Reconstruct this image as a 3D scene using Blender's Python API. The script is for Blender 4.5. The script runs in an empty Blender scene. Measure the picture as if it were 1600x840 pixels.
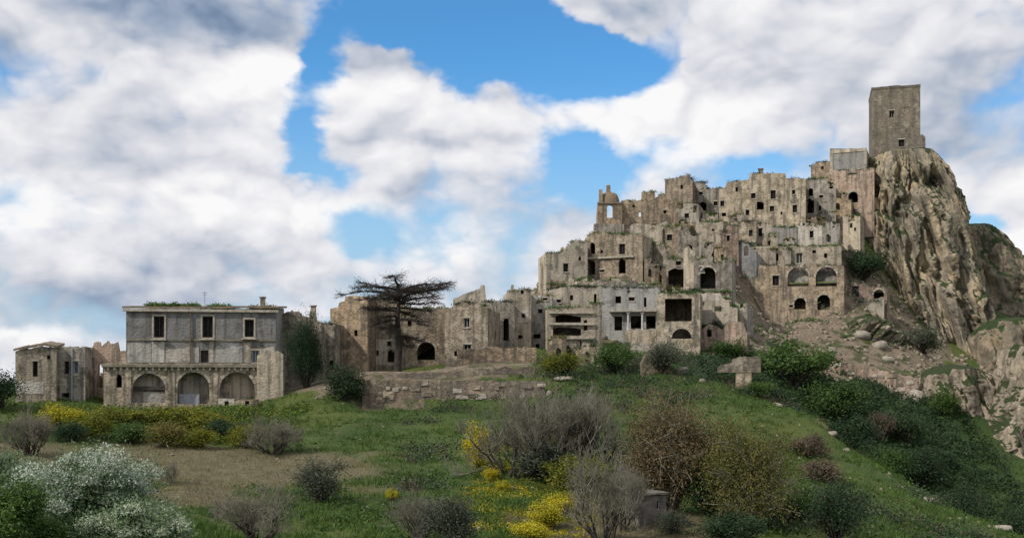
import bpy, math, random
import numpy as np
from mathutils import Vector, Matrix

# ---------------------------------------------------------------- camera
F = 1716.0                      # focal length in pixels of the 1600 px wide photograph
HZ = 600.0                      # eye level in the photograph
scene = bpy.context.scene
COL = scene.collection
cam_d = bpy.data.cameras.new('camera')
cam = bpy.data.objects.new('camera', cam_d)
COL.objects.link(cam)
cam.location = (0, 0, 0)
cam.rotation_euler = (math.radians(90), 0, 0)
cam_d.sensor_width = 36.0
cam_d.lens = 36.0 * F / 1600.0
cam_d.shift_y = (HZ - 420.0) / 1600.0
cam_d.clip_start = 0.5
cam_d.clip_end = 20000.0
scene.camera = cam

# ---------------------------------------------------------------- light and exposure
SUN_AZ = math.radians(236)      # compass bearing from +Y, clockwise: behind and to the left of the camera
SUN_EL = math.radians(42)
sun_d = bpy.data.lights.new('sun', 'SUN')
sun_d.energy = 3.4
sun_d.angle = math.radians(1.5)
sun_d.color = (1.0, 0.95, 0.87)
sun = bpy.data.objects.new('sun', sun_d)
COL.objects.link(sun)
sd = Vector((math.sin(SUN_AZ) * math.cos(SUN_EL), math.cos(SUN_AZ) * math.cos(SUN_EL), math.sin(SUN_EL)))
sun.rotation_euler = sd.to_track_quat('Z', 'Y').to_euler()
sun.location = (-60, -40, 120)

scene.view_settings.view_transform = 'Standard'
scene.view_settings.look = 'None'
scene.view_settings.gamma = 1.0
scene.view_settings.exposure = 0.0
scene.view_settings.use_curve_mapping = False
scene.render.engine = 'CYCLES'
scene.cycles.max_bounces = 5
scene.cycles.diffuse_bounces = 3
scene.cycles.use_denoising = True

# ---------------------------------------------------------------- sky with broken cumulus
world = bpy.data.worlds.new('World')
scene.world = world
world.use_nodes = True
wt = world.node_tree
wt.nodes.clear()

class E:
    """small expression builder for shader maths"""
    def __init__(s, t): s.t = t
    def sock(s, n, i, v):
        if hasattr(v, 'is_linked'): s.t.links.new(v, n.inputs[i])
        else: n.inputs[i].default_value = v
    def m(s, op, a, b=None, c=None, clamp=False):
        n = s.t.nodes.new('ShaderNodeMath'); n.operation = op; n.use_clamp = clamp
        for i, v in enumerate((a, b, c)):
            if v is not None: s.sock(n, i, v)
        return n.outputs[0]
    def v(s, op, a, b=None, c=None):
        n = s.t.nodes.new('ShaderNodeVectorMath'); n.operation = op
        for i, v in enumerate((a, b, c)):
            if v is not None: s.sock(n, i, v)
        return n.outputs['Value'] if op in ('DOT_PRODUCT', 'LENGTH') else n.outputs[0]
    def noise(s, vec, scale, detail=4, rough=0.5, dist=0.0, color=False, lac=2.0):
        n = s.t.nodes.new('ShaderNodeTexNoise')
        s.t.links.new(vec, n.inputs['Vector'])
        n.inputs['Scale'].default_value = scale
        n.inputs['Detail'].default_value = detail
        n.inputs['Roughness'].default_value = rough
        n.inputs['Distortion'].default_value = dist
        n.inputs['Lacunarity'].default_value = lac
        return n.outputs['Color'] if color else n.outputs['Fac']
    def ss(s, x, a, b, lo=0.0, hi=1.0):
        n = s.t.nodes.new('ShaderNodeMapRange'); n.interpolation_type = 'SMOOTHSTEP'; n.clamp = True
        s.sock(n, 0, x)
        for i, v in enumerate((a, b, lo, hi)): n.inputs[i + 1].default_value = v
        return n.outputs[0]
    def lin(s, x, a, b, lo=0.0, hi=1.0):
        n = s.t.nodes.new('ShaderNodeMapRange'); n.clamp = True
        s.sock(n, 0, x)
        for i, v in enumerate((a, b, lo, hi)): n.inputs[i + 1].default_value = v
        return n.outputs[0]
    def mix(s, f, a, b, mode='MIX'):
        n = s.t.nodes.new('ShaderNodeMix'); n.data_type = 'RGBA'; n.blend_type = mode
        for i, v in ((0, f), (6, a), (7, b)):
            if isinstance(v, tuple) and len(v) == 3: v = v + (1.0,)
            s.sock(n, i, v)
        return n.outputs[2]
    def new(s, typ): return s.t.nodes.new(typ)

e = E(wt)
tc = e.new('ShaderNodeTexCoord')
sep = e.new('ShaderNodeSeparateXYZ')
wt.links.new(tc.outputs['Generated'], sep.inputs[0])
DEG = 180.0 / math.pi
az = e.m('MULTIPLY', e.m('ARCTAN2', sep.outputs[0], sep.outputs[1]), DEG)
el = e.m('MULTIPLY', e.m('ARCSINE', sep.outputs[2]), DEG)
cmb = e.new('ShaderNodeCombineXYZ')
wt.links.new(az, cmb.inputs[0]); wt.links.new(el, cmb.inputs[1])
ang = cmb.outputs[0]                                    # bearing and height above the horizon, in degrees
dirv = tc.outputs['Generated']
st = e.v('MULTIPLY', dirv, (1.0, 1.0, 1.55))            # clouds are wider than tall
w1 = e.v('SUBTRACT', e.noise(st, 7.0, 3, 0.5, color=True), (0.5, 0.5, 0.5))
w2 = e.v('SUBTRACT', e.noise(st, 22.0, 4, 0.55, color=True), (0.5, 0.5, 0.5))
q = e.v('MULTIPLY_ADD', w1, (4.6, 3.0, 0.0), ang)
q = e.v('MULTIPLY_ADD', w2, (2.6, 2.2, 0.0), q)
q = e.v('MULTIPLY', q, (1.0, 1.0, 0.0))

def sky_blobs(rows):
    acc = 0.0
    for px, py, sx, sy, w in rows:
        a = math.degrees(math.atan((px - 800) / F))
        b = math.degrees(math.atan((HZ - py) / math.hypot(F, px - 800)))
        ix, iy = F / DEG / sx, F / DEG / sy
        d = e.v('MULTIPLY_ADD', q, (ix, iy, 0.0), (-a * ix, -b * iy, 0.0))
        d = e.v('DOT_PRODUCT', d, d)
        acc = e.m('MULTIPLY_ADD', e.m('POWER', 0.36788, d), w, acc)
    return acc

GAPS = [  # px, py, half width, half height, weight: openings to the blue and banks of cloud
    (760, 60, 190, 62, -1.5), (900, 95, 120, 52, -0.95), (590, 45, 120, 42, -1.2),
    (468, 215, 42, 62, -1.0), (484, 110, 40, 54, -1.05), (470, 272, 60, 16, -0.55),
    (875, 225, 60, 38, -0.85), (908, 282, 58, 46, -1.05), (570, 346, 50, 22, -0.5),
    (1525, 332, 34, 18, -0.6), (170, 490, 170, 34, -0.36), (1180, 262, 50, 20, -0.5), (555, 375, 36, 16, -0.34),
    (590, 100, 80, 24, 0.75), (660, 180, 120, 46, 0.7), (960, 22, 56, 26, 0.95), (420, 105, 40, 30, 0.5),
    (1060, 130, 110, 90, 0.5), (300, 40, 220, 60, 0.5), (800, 165, 30, 30, 0.4),
]
TONE = [
    (330, 40, 230, 44, -0.33), (120, 8, 170, 38, -0.2), (20, 75, 40, 34, -0.3), (560, 0, 60, 16, -0.3),
    (200, 185, 130, 34, -0.20), (240, 255, 170, 24, -0.20), (90, 430, 140, 50, -0.22), (340, 405, 210, 36, -0.14),
    (150, 485, 190, 40, -0.28), (720, 222, 110, 16, -0.30), (1170, 120, 90, 36, -0.22), (1490, 225, 130, 50, -0.30),
    (1500, 60, 100, 40, -0.12), (850, 330, 70, 26, -0.16), (955, 12, 60, 24, -0.30), (1380, 110, 120, 60, -0.10),
    (630, 300, 120, 20, -0.16), (450, 440, 80, 30, -0.08),
    (640, 165, 120, 34, 0.30), (1010, 150, 100, 56, 0.36), (985, 225, 80, 40, 0.30), (1180, 190, 120, 50, 0.22),
    (370, 125, 110, 30, 0.34), (70, 85, 60, 28, 0.25), (280, 330, 260, 36, 0.28), (40, 300, 60, 60, 0.24),
    (70, 522, 90, 16, 0.45), (690, 260, 150, 24, 0.22), (700, 385, 150, 46, 0.22), (1575, 372, 50, 26, 0.45),
    (1090, 240, 90, 30, 0.20), (480, 475, 90, 30, 0.16),
]
gap = sky_blobs(GAPS)
tone = sky_blobs(TONE)
def puffs(vec, octs):
    acc = 0.0      # rounded heads with sharp creases between them
    for sc_, am in ((8.0, 0.56), (17.0, 0.29), (38.0, 0.15), (85.0, 0.06))[:octs]:
        n_ = e.m('ABSOLUTE', e.m('SUBTRACT', e.noise(vec, sc_, 0, 0.5), 0.5))
        acc = e.m('MULTIPLY_ADD', n_, am * 4.2, acc)
    return acc
stw = e.v('MULTIPLY_ADD', w1, (0.045, 0.045, 0.045), st)
stw = e.v('MULTIPLY_ADD', w2, (0.012, 0.012, 0.012), stw)
off = (-0.010, 0.0, 0.022)
st2 = e.v('ADD', stw, off)
n_a = e.m('MULTIPLY_ADD', puffs(stw, 4), 0.27, e.m('MULTIPLY', e.noise(stw, 5.5, 5, 0.5), 0.90))
n_b = e.m('MULTIPLY_ADD', puffs(st2, 3), 0.27, e.m('MULTIPLY', e.noise(st2, 5.5, 2, 0.5), 0.90))
n_a = e.m('SUBTRACT', n_a, 0.10); n_b = e.m('SUBTRACT', n_b, 0.09)
H = e.m('ADD', e.m('ADD', gap, 0.60), e.m('MULTIPLY', e.m('SUBTRACT', n_a, 0.5), 2.2))
alpha = e.ss(H, -0.08, 0.50)
lit = e.m('MULTIPLY_ADD', e.m('SUBTRACT', n_a, n_b), 1.45, e.m('ADD', 0.69, tone))
lit = e.m('ADD', lit, e.m('MULTIPLY', e.m('SUBTRACT', n_a, 0.5), 0.5))
lit = e.m('MULTIPLY_ADD', e.m('SUBTRACT', e.noise(st, 4.2, 2, 0.5), 0.5), 0.75, lit)      # whole banks in light or in shade
lit = e.m('SUBTRACT', lit, e.ss(H, 0.9, 2.0, 0.0, 0.22))
cr = e.new('ShaderNodeValToRGB')
wt.links.new(lit, cr.inputs[0])
el_ = cr.color_ramp.elements
el_[0].position = 0.0; el_[0].color = (0.13, 0.21, 0.35, 1)
el_[1].position = 1.0; el_[1].color = (0.96, 0.955, 0.96, 1)
for p_, c_ in ((0.26, (0.36, 0.43, 0.55)), (0.48, (0.58, 0.61, 0.68)), (0.70, (0.77, 0.775, 0.82))):
    n_ = el_.new(p_); n_.color = c_ + (1,)
sky = e.new('ShaderNodeTexSky')
sky.sky_type = 'NISHITA'
sky.sun_disc = False
sky.sun_elevation = SUN_EL
sky.sun_rotation = SUN_AZ
sky.altitude = 400
sky.air_density = 1.0
sky.dust_density = 0.4
sky.ozone_density = 1.6
SKY_STRENGTH = 0.1
# a clear spring sky is deeper blue than the raw model
blue = e.mix(1.0, sky.outputs[0], (0.62, 1.28, 1.66), 'MULTIPLY')
blue = e.mix(e.ss(el, 1.0, 17.0), (4.3, 6.0, 7.4), blue)        # thin haze low over the land
cloud = e.mix(1.0, cr.outputs[0], (1 / SKY_STRENGTH,) * 3, 'MULTIPLY')
col = e.mix(alpha, blue, cloud)
bg = e.new('ShaderNodeBackground')
bg.inputs[1].default_value = SKY_STRENGTH
wt.links.new(col, bg.inputs[0])
wo = e.new('ShaderNodeOutputWorld')
wt.links.new(bg.outputs[0], wo.inputs[0])
world.cycles.sampling_method = 'MANUAL'
world.cycles.sample_map_resolution = 512

# ---------------------------------------------------------------- helpers
rng = np.random.default_rng(11)
random.seed(11)

def P(px, py, Y):
    """a point at distance Y that the photograph shows at px, py"""
    return Vector(((px - 800.0) / F * Y, Y, (HZ - py) / F * Y))

def tag(o, label=None, cat=None, group=None, kind=None):
    if label: o['label'] = label
    if cat: o['category'] = cat
    if group: o['group'] = group
    if kind: o['kind'] = kind
    return o

def empty(name, loc, rz=0.0):
    o = bpy.data.objects.new(name, None)
    o.empty_display_size = 0.5
    COL.objects.link(o)
    o.location = loc
    o.rotation_euler = (0, 0, rz)
    return o

class MB:
    """collects faces and links them as one mesh object"""
    def __init__(s): s.v = []; s.f = []
    def quad(s, a, b, c, d):
        n = len(s.v); s.v += [tuple(a), tuple(b), tuple(c), tuple(d)]; s.f.append((n, n + 1, n + 2, n + 3))
    def poly(s, pts):
        n = len(s.v); s.v += [tuple(p) for p in pts]; s.f.append(tuple(range(n, n + len(pts))))
    def box(s, x0, x1, y0, y1, z0, z1, j=0.0):
        n = len(s.v)
        for z in (z0, z1):
            for (x, y) in ((x0, y0), (x1, y0), (x1, y1), (x0, y1)):
                s.v.append((x + random.uniform(-j, j), y + random.uniform(-j, j), z + random.uniform(-j, j)))
        for q_ in ((0, 3, 2, 1), (4, 5, 6, 7), (0, 1, 5, 4), (1, 2, 6, 5), (2, 3, 7, 6), (3, 0, 4, 7)):
            s.f.append(tuple(n + i for i in q_))
    def build(s, name, mat, parent=None, smooth=False):
        me = bpy.data.meshes.new(name)
        me.from_pydata(s.v, [], s.f)
        me.update()
        return link_mesh(name, me, mat, parent, smooth)

def link_mesh(name, me, mat, parent=None, smooth=False):
    if mat is not None and not me.materials: me.materials.append(mat)
    if smooth: me.polygons.foreach_set('use_smooth', np.ones(len(me.polygons), dtype=bool))
    o = bpy.data.objects.new(name, me)
    COL.objects.link(o)
    if parent is not None: o.parent = parent
    return o

def np_mesh(name, verts, faces):
    """fast mesh from numpy arrays, faces (n, k)"""
    me = bpy.data.meshes.new(name)
    verts = np.asarray(verts, dtype=np.float32); faces = np.asarray(faces, dtype=np.int32)
    k = faces.shape[1]
    me.vertices.add(len(verts)); me.vertices.foreach_set('co', verts.ravel())
    me.loops.add(faces.size); me.loops.foreach_set('vertex_index', faces.ravel())
    me.polygons.add(len(faces)); me.polygons.foreach_set('loop_start', np.arange(0, faces.size, k, dtype=np.int32))
    me.update(calc_edges=True)
    return me

def copy_tree(o, parent=None):
    c = o.copy(); COL.objects.link(c); c.parent = parent
    for ch in o.children: copy_tree(ch, c)
    return c

# value noise on arrays --------------------------------------------------
def _hash(i, j, k):
    h = (i * 374761393 + j * 668265263 + k * 2147483647 + 12345) & 0xFFFFFFFF
    h = ((h ^ (h >> 13)) * 1274126177) & 0xFFFFFFFF
    h = (h ^ (h >> 16)) & 0xFFFFFFFF
    return h / 4294967295.0

def vnoise(x, y, z):
    x = np.asarray(x, float); y = np.asarray(y, float) + 0 * x; z = np.asarray(z, float) + 0 * x
    xi, yi, zi = np.floor(x).astype(np.int64), np.floor(y).astype(np.int64), np.floor(z).astype(np.int64)
    fx, fy, fz = x - xi, y - yi, z - zi
    fx, fy, fz = [t * t * t * (t * (t * 6 - 15) + 10) for t in (fx, fy, fz)]
    r = 0
    for a in (0, 1):
        for b in (0, 1):
            for c in (0, 1):
                wgt = (fx if a else 1 - fx) * (fy if b else 1 - fy) * (fz if c else 1 - fz)
                r = r + wgt * _hash(xi + a, yi + b, zi + c)
    return r * 2 - 1

def fbm(x, y, z, oct=4, gain=0.5):
    r, a, t = 0, 1.0, 0
    for o in range(oct):
        r = r + a * vnoise(x * 2 ** o + 17.3 * o, np.asarray(y) * 2 ** o + 5.1 * o, np.asarray(z) * 2 ** o - 9.7 * o); t += a; a *= gain
    return r / t

def ridged(x, y, z, oct=4, gain=0.5):
    r, a, t = 0, 1.0, 0
    for o in range(oct):
        r = r + a * (1 - 2 * np.abs(vnoise(x * 2 ** o + 31.3 * o, np.asarray(y) * 2 ** o + 7.7 * o, np.asarray(z) * 2 ** o))); t += a; a *= gain
    return r / t

# ---------------------------------------------------------------- materials
def new_mat(name):
    m = bpy.data.materials.new(name); m.use_nodes = True
    t = m.node_tree; t.nodes.clear()
    out = t.nodes.new('ShaderNodeOutputMaterial')
    b = t.nodes.new('ShaderNodeBsdfPrincipled')
    b.inputs['Specular IOR Level'].default_value = 0.2
    b.inputs['Roughness'].default_value = 0.9
    t.links.new(b.outputs[0], out.inputs[0])
    return m, t, b, E(t)

def bump(t, b, h, strength, dist):
    n = t.nodes.new('ShaderNodeBump')
    n.inputs['Strength'].default_value = strength; n.inputs['Distance'].default_value = dist
    t.links.new(h, n.inputs['Height']); t.links.new(n.outputs[0], b.inputs['Normal'])

def ramp(t, fac, stops):
    n = t.nodes.new('ShaderNodeValToRGB'); t.links.new(fac, n.inputs[0])
    els = n.color_ramp.elements
    els[0].position = stops[0][0]; els[0].color = stops[0][1] + (1,)
    els[1].position = stops[-1][0]; els[1].color = stops[-1][1] + (1,)
    for p_, c_ in stops[1:-1]:
        k = els.new(p_); k.color = c_ + (1,)
    return n.outputs[0]

def masonry(name, stone_a, stone_b, plaster, cover, stain=(0.10, 0.095, 0.08), stain_amt=0.55, cell=2.4):
    """rubble masonry with patches of old plaster, vertical stains and lichen"""
    m, t, b, x = new_mat(name)
    geo = t.nodes.new('ShaderNodeNewGeometry'); pos = geo.outputs['Position']
    oi = t.nodes.new('ShaderNodeObjectInfo'); rnd = oi.outputs['Random']
    vo = t.nodes.new('ShaderNodeTexVoronoi')
    t.links.new(x.v('MULTIPLY', pos, (1.0, 1.0, 1.7)), vo.inputs['Vector']); vo.inputs['Scale'].default_value = cell
    sc_ = t.nodes.new('ShaderNodeSeparateColor'); t.links.new(vo.outputs['Color'], sc_.inputs[0])
    big = x.noise(pos, 0.22, 5, 0.6)
    mid = x.noise(pos, 0.9, 6, 0.65)
    fine = x.noise(pos, 5.0, 4, 0.6)
    stone = x.mix(x.ss(x.m('ADD', big, x.m('MULTIPLY', x.m('SUBTRACT', sc_.outputs[0], 0.5), 0.45)), 0.25, 0.75), stone_a, stone_b)
    stone = x.mix(x.ss(vo.outputs['Distance'], 0.30, 0.62, 0.0, 0.5), stone, stain)
    pl = x.mix(x.m('MULTIPLY', fine, 0.55), plaster, tuple(c * 0.62 for c in plaster))
    pl = x.mix(x.ss(big, 0.4, 0.65, 0.0, 0.5), pl, stone_b)
    c = x.mix(x.ss(x.m('ADD', mid, x.m('MULTIPLY', rnd, 0.12)), 0.60 - cover * 0.24, 0.70 - cover * 0.24), stone, pl)
    streak = x.noise(x.v('MULTIPLY', pos, (1.4, 1.4, 0.13)), 1.0, 5, 0.65)
    c = x.mix(x.m('MULTIPLY', x.ss(streak, 0.46, 0.64), min(1.0, stain_amt * 1.45)), c, stain)
    c = x.mix(x.ss(x.noise(pos, 0.42, 6, 0.68, 0.6), 0.57, 0.70, 0.0, 0.55), c, (0.17, 0.15, 0.085))      # lichen
    c = x.mix(x.ss(x.noise(x.v('ADD', pos, (31.0, 7.0, 3.0)), 0.65, 6, 0.7), 0.56, 0.66, 0.0, 0.6), c, tuple(min(1, v * 1.25) for v in plaster))
    blot = x.noise(pos, 0.5, 7, 0.7)
    c = x.mix(x.ss(blot, 0.54, 0.66, 0.0, 0.7), c, tuple(v * 0.75 for v in stain))
    c = x.mix(1.0, c, ramp(t, rnd, [(0.0, (0.67, 0.67, 0.69)), (0.25, (0.94, 0.88, 0.82)), (0.5, (0.99, 0.98, 0.97)), (0.75, (1.16, 1.11, 1.03)), (1.0, (0.85, 0.86, 0.88))]), 'MULTIPLY')
    t.links.new(c, b.inputs['Base Color'])
    h = x.m('ADD', x.m('MULTIPLY', vo.outputs['Distance'], -0.5), x.m('MULTIPLY', fine, 0.8))
    bump(t, b, h, 0.7, 0.10)
    return m

MAT = {}
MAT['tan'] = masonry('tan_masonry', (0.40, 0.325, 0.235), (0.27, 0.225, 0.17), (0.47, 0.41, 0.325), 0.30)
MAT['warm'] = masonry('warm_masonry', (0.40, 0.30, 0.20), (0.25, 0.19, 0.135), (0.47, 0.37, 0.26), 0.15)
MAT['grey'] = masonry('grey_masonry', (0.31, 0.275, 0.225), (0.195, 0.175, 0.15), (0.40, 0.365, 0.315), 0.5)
MAT['pale'] = masonry('pale_plaster', (0.40, 0.35, 0.28), (0.30, 0.265, 0.22), (0.49, 0.43, 0.345), 0.8, stain_amt=0.5)
MAT['greyplaster'] = masonry('grey_plaster', (0.33, 0.29, 0.235), (0.27, 0.25, 0.22), (0.315, 0.32, 0.315), 0.98, stain=(0.15, 0.145, 0.135), stain_amt=0.6)
MAT['white'] = masonry('whitewash', (0.42, 0.38, 0.32), (0.36, 0.33, 0.28), (0.60, 0.57, 0.52), 0.95, stain=(0.22, 0.20, 0.17), stain_amt=0.5)
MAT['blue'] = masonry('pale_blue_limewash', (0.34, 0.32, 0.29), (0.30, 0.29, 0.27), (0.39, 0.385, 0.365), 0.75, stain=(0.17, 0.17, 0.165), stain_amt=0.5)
MAT['pink'] = masonry('pinkish_masonry', (0.37, 0.265, 0.205), (0.29, 0.215, 0.17), (0.44, 0.34, 0.28), 0.5)
MAT['tower'] = masonry('tower_masonry', (0.235, 0.205, 0.168), (0.155, 0.138, 0.115), (0.27, 0.24, 0.20), -0.1, stain=(0.085, 0.078, 0.066), stain_amt=0.4, cell=2.9)
MAT['dry'] = masonry('dry_stone', (0.34, 0.27, 0.205), (0.20, 0.16, 0.13), (0.40, 0.34, 0.26), 0.1, cell=1.9)

def plain(name, c1, c2, scale=1.5, rough=0.9, spec=0.2):
    m, t, b, x = new_mat(name)
    geo = t.nodes.new('ShaderNodeNewGeometry')
    n = x.noise(geo.outputs['Position'], scale, 6, 0.65)
    t.links.new(x.mix(x.ss(n, 0.3, 0.7), c1, c2), b.inputs['Base Color'])
    b.inputs['Roughness'].default_value = rough; b.inputs['Specular IOR Level'].default_value = spec
    bump(t, b, n, 0.4, 0.05)
    return m
MAT['trim'] = plain('weathered_stone_trim', (0.46, 0.41, 0.33), (0.27, 0.24, 0.20), 2.0)
MAT['darktrim'] = plain('mossy_stone_trim', (0.24, 0.215, 0.165), (0.12, 0.11, 0.075), 1.2)
MAT['wood'] = plain('old_grey_wood', (0.085, 0.075, 0.065), (0.035, 0.03, 0.027), 3.0)
MAT['paint'] = plain('flaking_pale_paint', (0.55, 0.55, 0.53), (0.36, 0.36, 0.35), 3.0)
MAT['metal'] = plain('rusty_metal', (0.10, 0.085, 0.08), (0.16, 0.10, 0.06), 5.0, 0.6)
MAT['steel'] = plain('zinc_pipe', (0.32, 0.34, 0.37), (0.22, 0.23, 0.25), 4.0, 0.5)
MAT['concrete'] = plain('brown_grey_blockwork', (0.20, 0.18, 0.155), (0.095, 0.085, 0.075), 2.4)
MAT['roof'] = plain('old_roof_tiles', (0.27, 0.19, 0.125), (0.13, 0.12, 0.085), 0.9)
MAT['roofmoss'] = plain('mossy_roof', (0.20, 0.175, 0.115), (0.085, 0.115, 0.035), 0.5)
MAT['rust_dome'] = plain('rusty_brick_dome', (0.25, 0.165, 0.105), (0.20, 0.165, 0.12), 1.2)
MAT['dark_fill'] = plain('painted_dark_interior', (0.012, 0.012, 0.014), (0.022, 0.021, 0.022), 2.0, 0.75, 0.05)  # near-black colour painted in for the dark rooms behind unglazed openings
MAT['bluepaint'] = plain('faded_blue_shutter', (0.13, 0.19, 0.24), (0.08, 0.11, 0.14), 2.5)

def rock_mat(name, a, b_, c_, dark, green, gb=0.0):
    m, t, b, x = new_mat(name)
    geo = t.nodes.new('ShaderNodeNewGeometry'); pos = geo.outputs['Position']
    sp = t.nodes.new('ShaderNodeSeparateXYZ'); t.links.new(pos, sp.inputs[0])
    cb = t.nodes.new('ShaderNodeCombineXYZ')      # strata dip steeply down to the right
    t.links.new(x.m('ADD', sp.outputs[0], x.m('MULTIPLY', sp.outputs[2], 0.30)), cb.inputs[0])
    t.links.new(sp.outputs[1], cb.inputs[1]); t.links.new(x.m('MULTIPLY', sp.outputs[2], 0.20), cb.inputs[2])
    st_ = cb.outputs[0]
    n1 = x.noise(st_, 0.30, 7, 0.60, 0.4); n2 = x.noise(st_, 0.75, 7, 0.68, 0.3); n3 = x.noise(pos, 1.6, 6, 0.7)
    c = x.mix(x.ss(n1, 0.42, 0.58), a, b_)
    c = x.mix(x.ss(n2, 0.46, 0.60, 0.0, 0.9), c, c_)
    c = x.mix(x.ss(x.noise(st_, 0.42, 6, 0.6, 0.6), 0.54, 0.62, 0.0, 0.85), c, dark)
    c = x.mix(x.ss(n3, 0.54, 0.70, 0.0, 0.6), c, dark)
    nv = t.nodes.new('ShaderNodeSeparateXYZ'); t.links.new(geo.outputs['Normal'], nv.inputs[0])
    g = x.m('ADD', nv.outputs[2], x.m('MULTIPLY', x.m('SUBTRACT', x.noise(pos, 0.35, 5, 0.65), 0.5), 2.4))
    c = x.mix(x.ss(g, 0.36 - gb, 0.62 - gb), c, x.mix(n3, green, tuple(v * 0.5 for v in green)))   # plants hold on the ledges
    t.links.new(c, b.inputs['Base Color'])
    bump(t, b, x.m('ADD', n2, x.m('MULTIPLY', n3, 0.7)), 0.9, 0.5)
    return m
MAT['rock'] = rock_mat('ochre_rock', (0.48, 0.38, 0.245), (0.31, 0.265, 0.20), (0.18, 0.16, 0.13), (0.075, 0.072, 0.058), (0.055, 0.075, 0.032))
MAT['rockpale'] = rock_mat('pale_rock', (0.42, 0.345, 0.255), (0.31, 0.26, 0.20), (0.20, 0.17, 0.13), (0.075, 0.07, 0.055), (0.05, 0.07, 0.026))
MAT['rockdark'] = rock_mat('brown_rock', (0.33, 0.26, 0.175), (0.235, 0.195, 0.145), (0.155, 0.135, 0.105), (0.065, 0.06, 0.048), (0.05, 0.078, 0.028), 0.04)
MAT['rubble'] = plain('grey_brown_rubble', (0.33, 0.275, 0.21), (0.17, 0.14, 0.11), 2.2)
MAT['boulder'] = plain('pale_boulder', (0.36, 0.32, 0.26), (0.20, 0.175, 0.14), 1.3)

def leaf_mat(name, cols, trans=0.25):
    """leaves vary from one to the next and from clump to clump"""
    m, t, b, x = new_mat(name)
    geo = t.nodes.new('ShaderNodeNewGeometry')
    oi = t.nodes.new('ShaderNodeObjectInfo')
    n = x.noise(geo.outputs['Position'], 0.7, 3, 0.5)
    f = x.m('ADD', x.m('MULTIPLY', geo.outputs['Random Per Island'], 0.62), x.m('MULTIPLY', x.ss(n, 0.3, 0.7), 0.38))
    k = len(cols)
    c = ramp(t, f, [(i / (k - 1), cols[i]) for i in range(k)])
    c = x.mix(1.0, c, ramp(t, oi.outputs['Random'], [(0.0, (0.8, 0.85, 0.85)), (1.0, (1.15, 1.1, 1.0))]), 'MULTIPLY')
    t.links.new(c, b.inputs['Base Color'])
    b.inputs['Roughness'].default_value = 0.65
    tr = t.nodes.new('ShaderNodeBsdfTranslucent'); t.links.new(c, tr.inputs[0])
    ms = t.nodes.new('ShaderNodeMixShader'); ms.inputs[0].default_value = trans
    t.links.new(b.outputs[0], ms.inputs[1]); t.links.new(tr.outputs[0], ms.inputs[2])
    t.links.new(ms.outputs[0], t.nodes['Material Output'].inputs[0])
    return m
MAT['leaf'] = leaf_mat('green_leaves', [(0.034, 0.068, 0.019), (0.068, 0.128, 0.030), (0.115, 0.176, 0.041)])
MAT['leafdark'] = leaf_mat('dark_green_leaves', [(0.016, 0.036, 0.018), (0.031, 0.062, 0.026), (0.058, 0.091, 0.039)])
MAT['leafolive'] = leaf_mat('olive_leaves', [(0.041, 0.054, 0.035), (0.081, 0.097, 0.068), (0.142, 0.155, 0.115)])
MAT['leafyellow'] = leaf_mat('yellow_green_leaves', [(0.066, 0.096, 0.014), (0.144, 0.162, 0.022), (0.288, 0.264, 0.024)])
MAT['broom'] = leaf_mat('yellow_blossom', [(0.16, 0.16, 0.018), (0.42, 0.37, 0.022), (0.62, 0.52, 0.03)])
MAT['leafbrown'] = leaf_mat('brown_green_leaves', [(0.085, 0.082, 0.034), (0.15, 0.108, 0.055), (0.21, 0.14, 0.08)])
MAT['leafgold'] = leaf_mat('golden_green_leaves', [(0.065, 0.082, 0.024), (0.13, 0.125, 0.036), (0.20, 0.165, 0.05)])
MAT['leafred'] = leaf_mat('brown_twigs', [(0.075, 0.06, 0.045), (0.12, 0.095, 0.07), (0.17, 0.13, 0.095)])
MAT['leafpale'] = leaf_mat('pale_green_leaves', [(0.062, 0.106, 0.050), (0.125, 0.188, 0.094), (0.237, 0.312, 0.188)])
MAT['petal'] = leaf_mat('white_blossom', [(0.30, 0.36, 0.28), (0.48, 0.53, 0.46), (0.66, 0.70, 0.64)])
MAT['grass'] = leaf_mat('grass_blades', [(0.031, 0.071, 0.014), (0.061, 0.119, 0.024), (0.117, 0.175, 0.038)])  # blades darkened with the ground, cloud shadow put into the colour
MAT['drygrass'] = leaf_mat('dry_grass_blades', [(0.115, 0.103, 0.052), (0.196, 0.167, 0.086), (0.276, 0.230, 0.127)])
MAT['bark'] = plain('dark_bark', (0.075, 0.062, 0.052), (0.035, 0.030, 0.026), 3.0)
MAT['deadbark'] = plain('dead_tree_bark', (0.062, 0.050, 0.042), (0.028, 0.023, 0.020), 2.0)
MAT['twig'] = plain('grey_twigs', (0.235, 0.215, 0.17), (0.15, 0.14, 0.105), 0.8)

# ---------------------------------------------------------------- the town: one row for each building
# openings: kind, px, py (middle), width px, height px;  w window, d door, s blue shutter, o bare hole, a arched niche, p arched dark passage
SPEC = []
def H(name, label, cat, box, Y, d, yaw=0, mat='tan', roof='flat', ops=(), top=None, jag=0.22, **k):
    SPEC.append(dict(name=name, label=label, cat=cat, box=box, Y=Y, d=d, yaw=yaw, mat=mat, roof=roof, ops=ops, top=top, jag=jag, **k))

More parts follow.
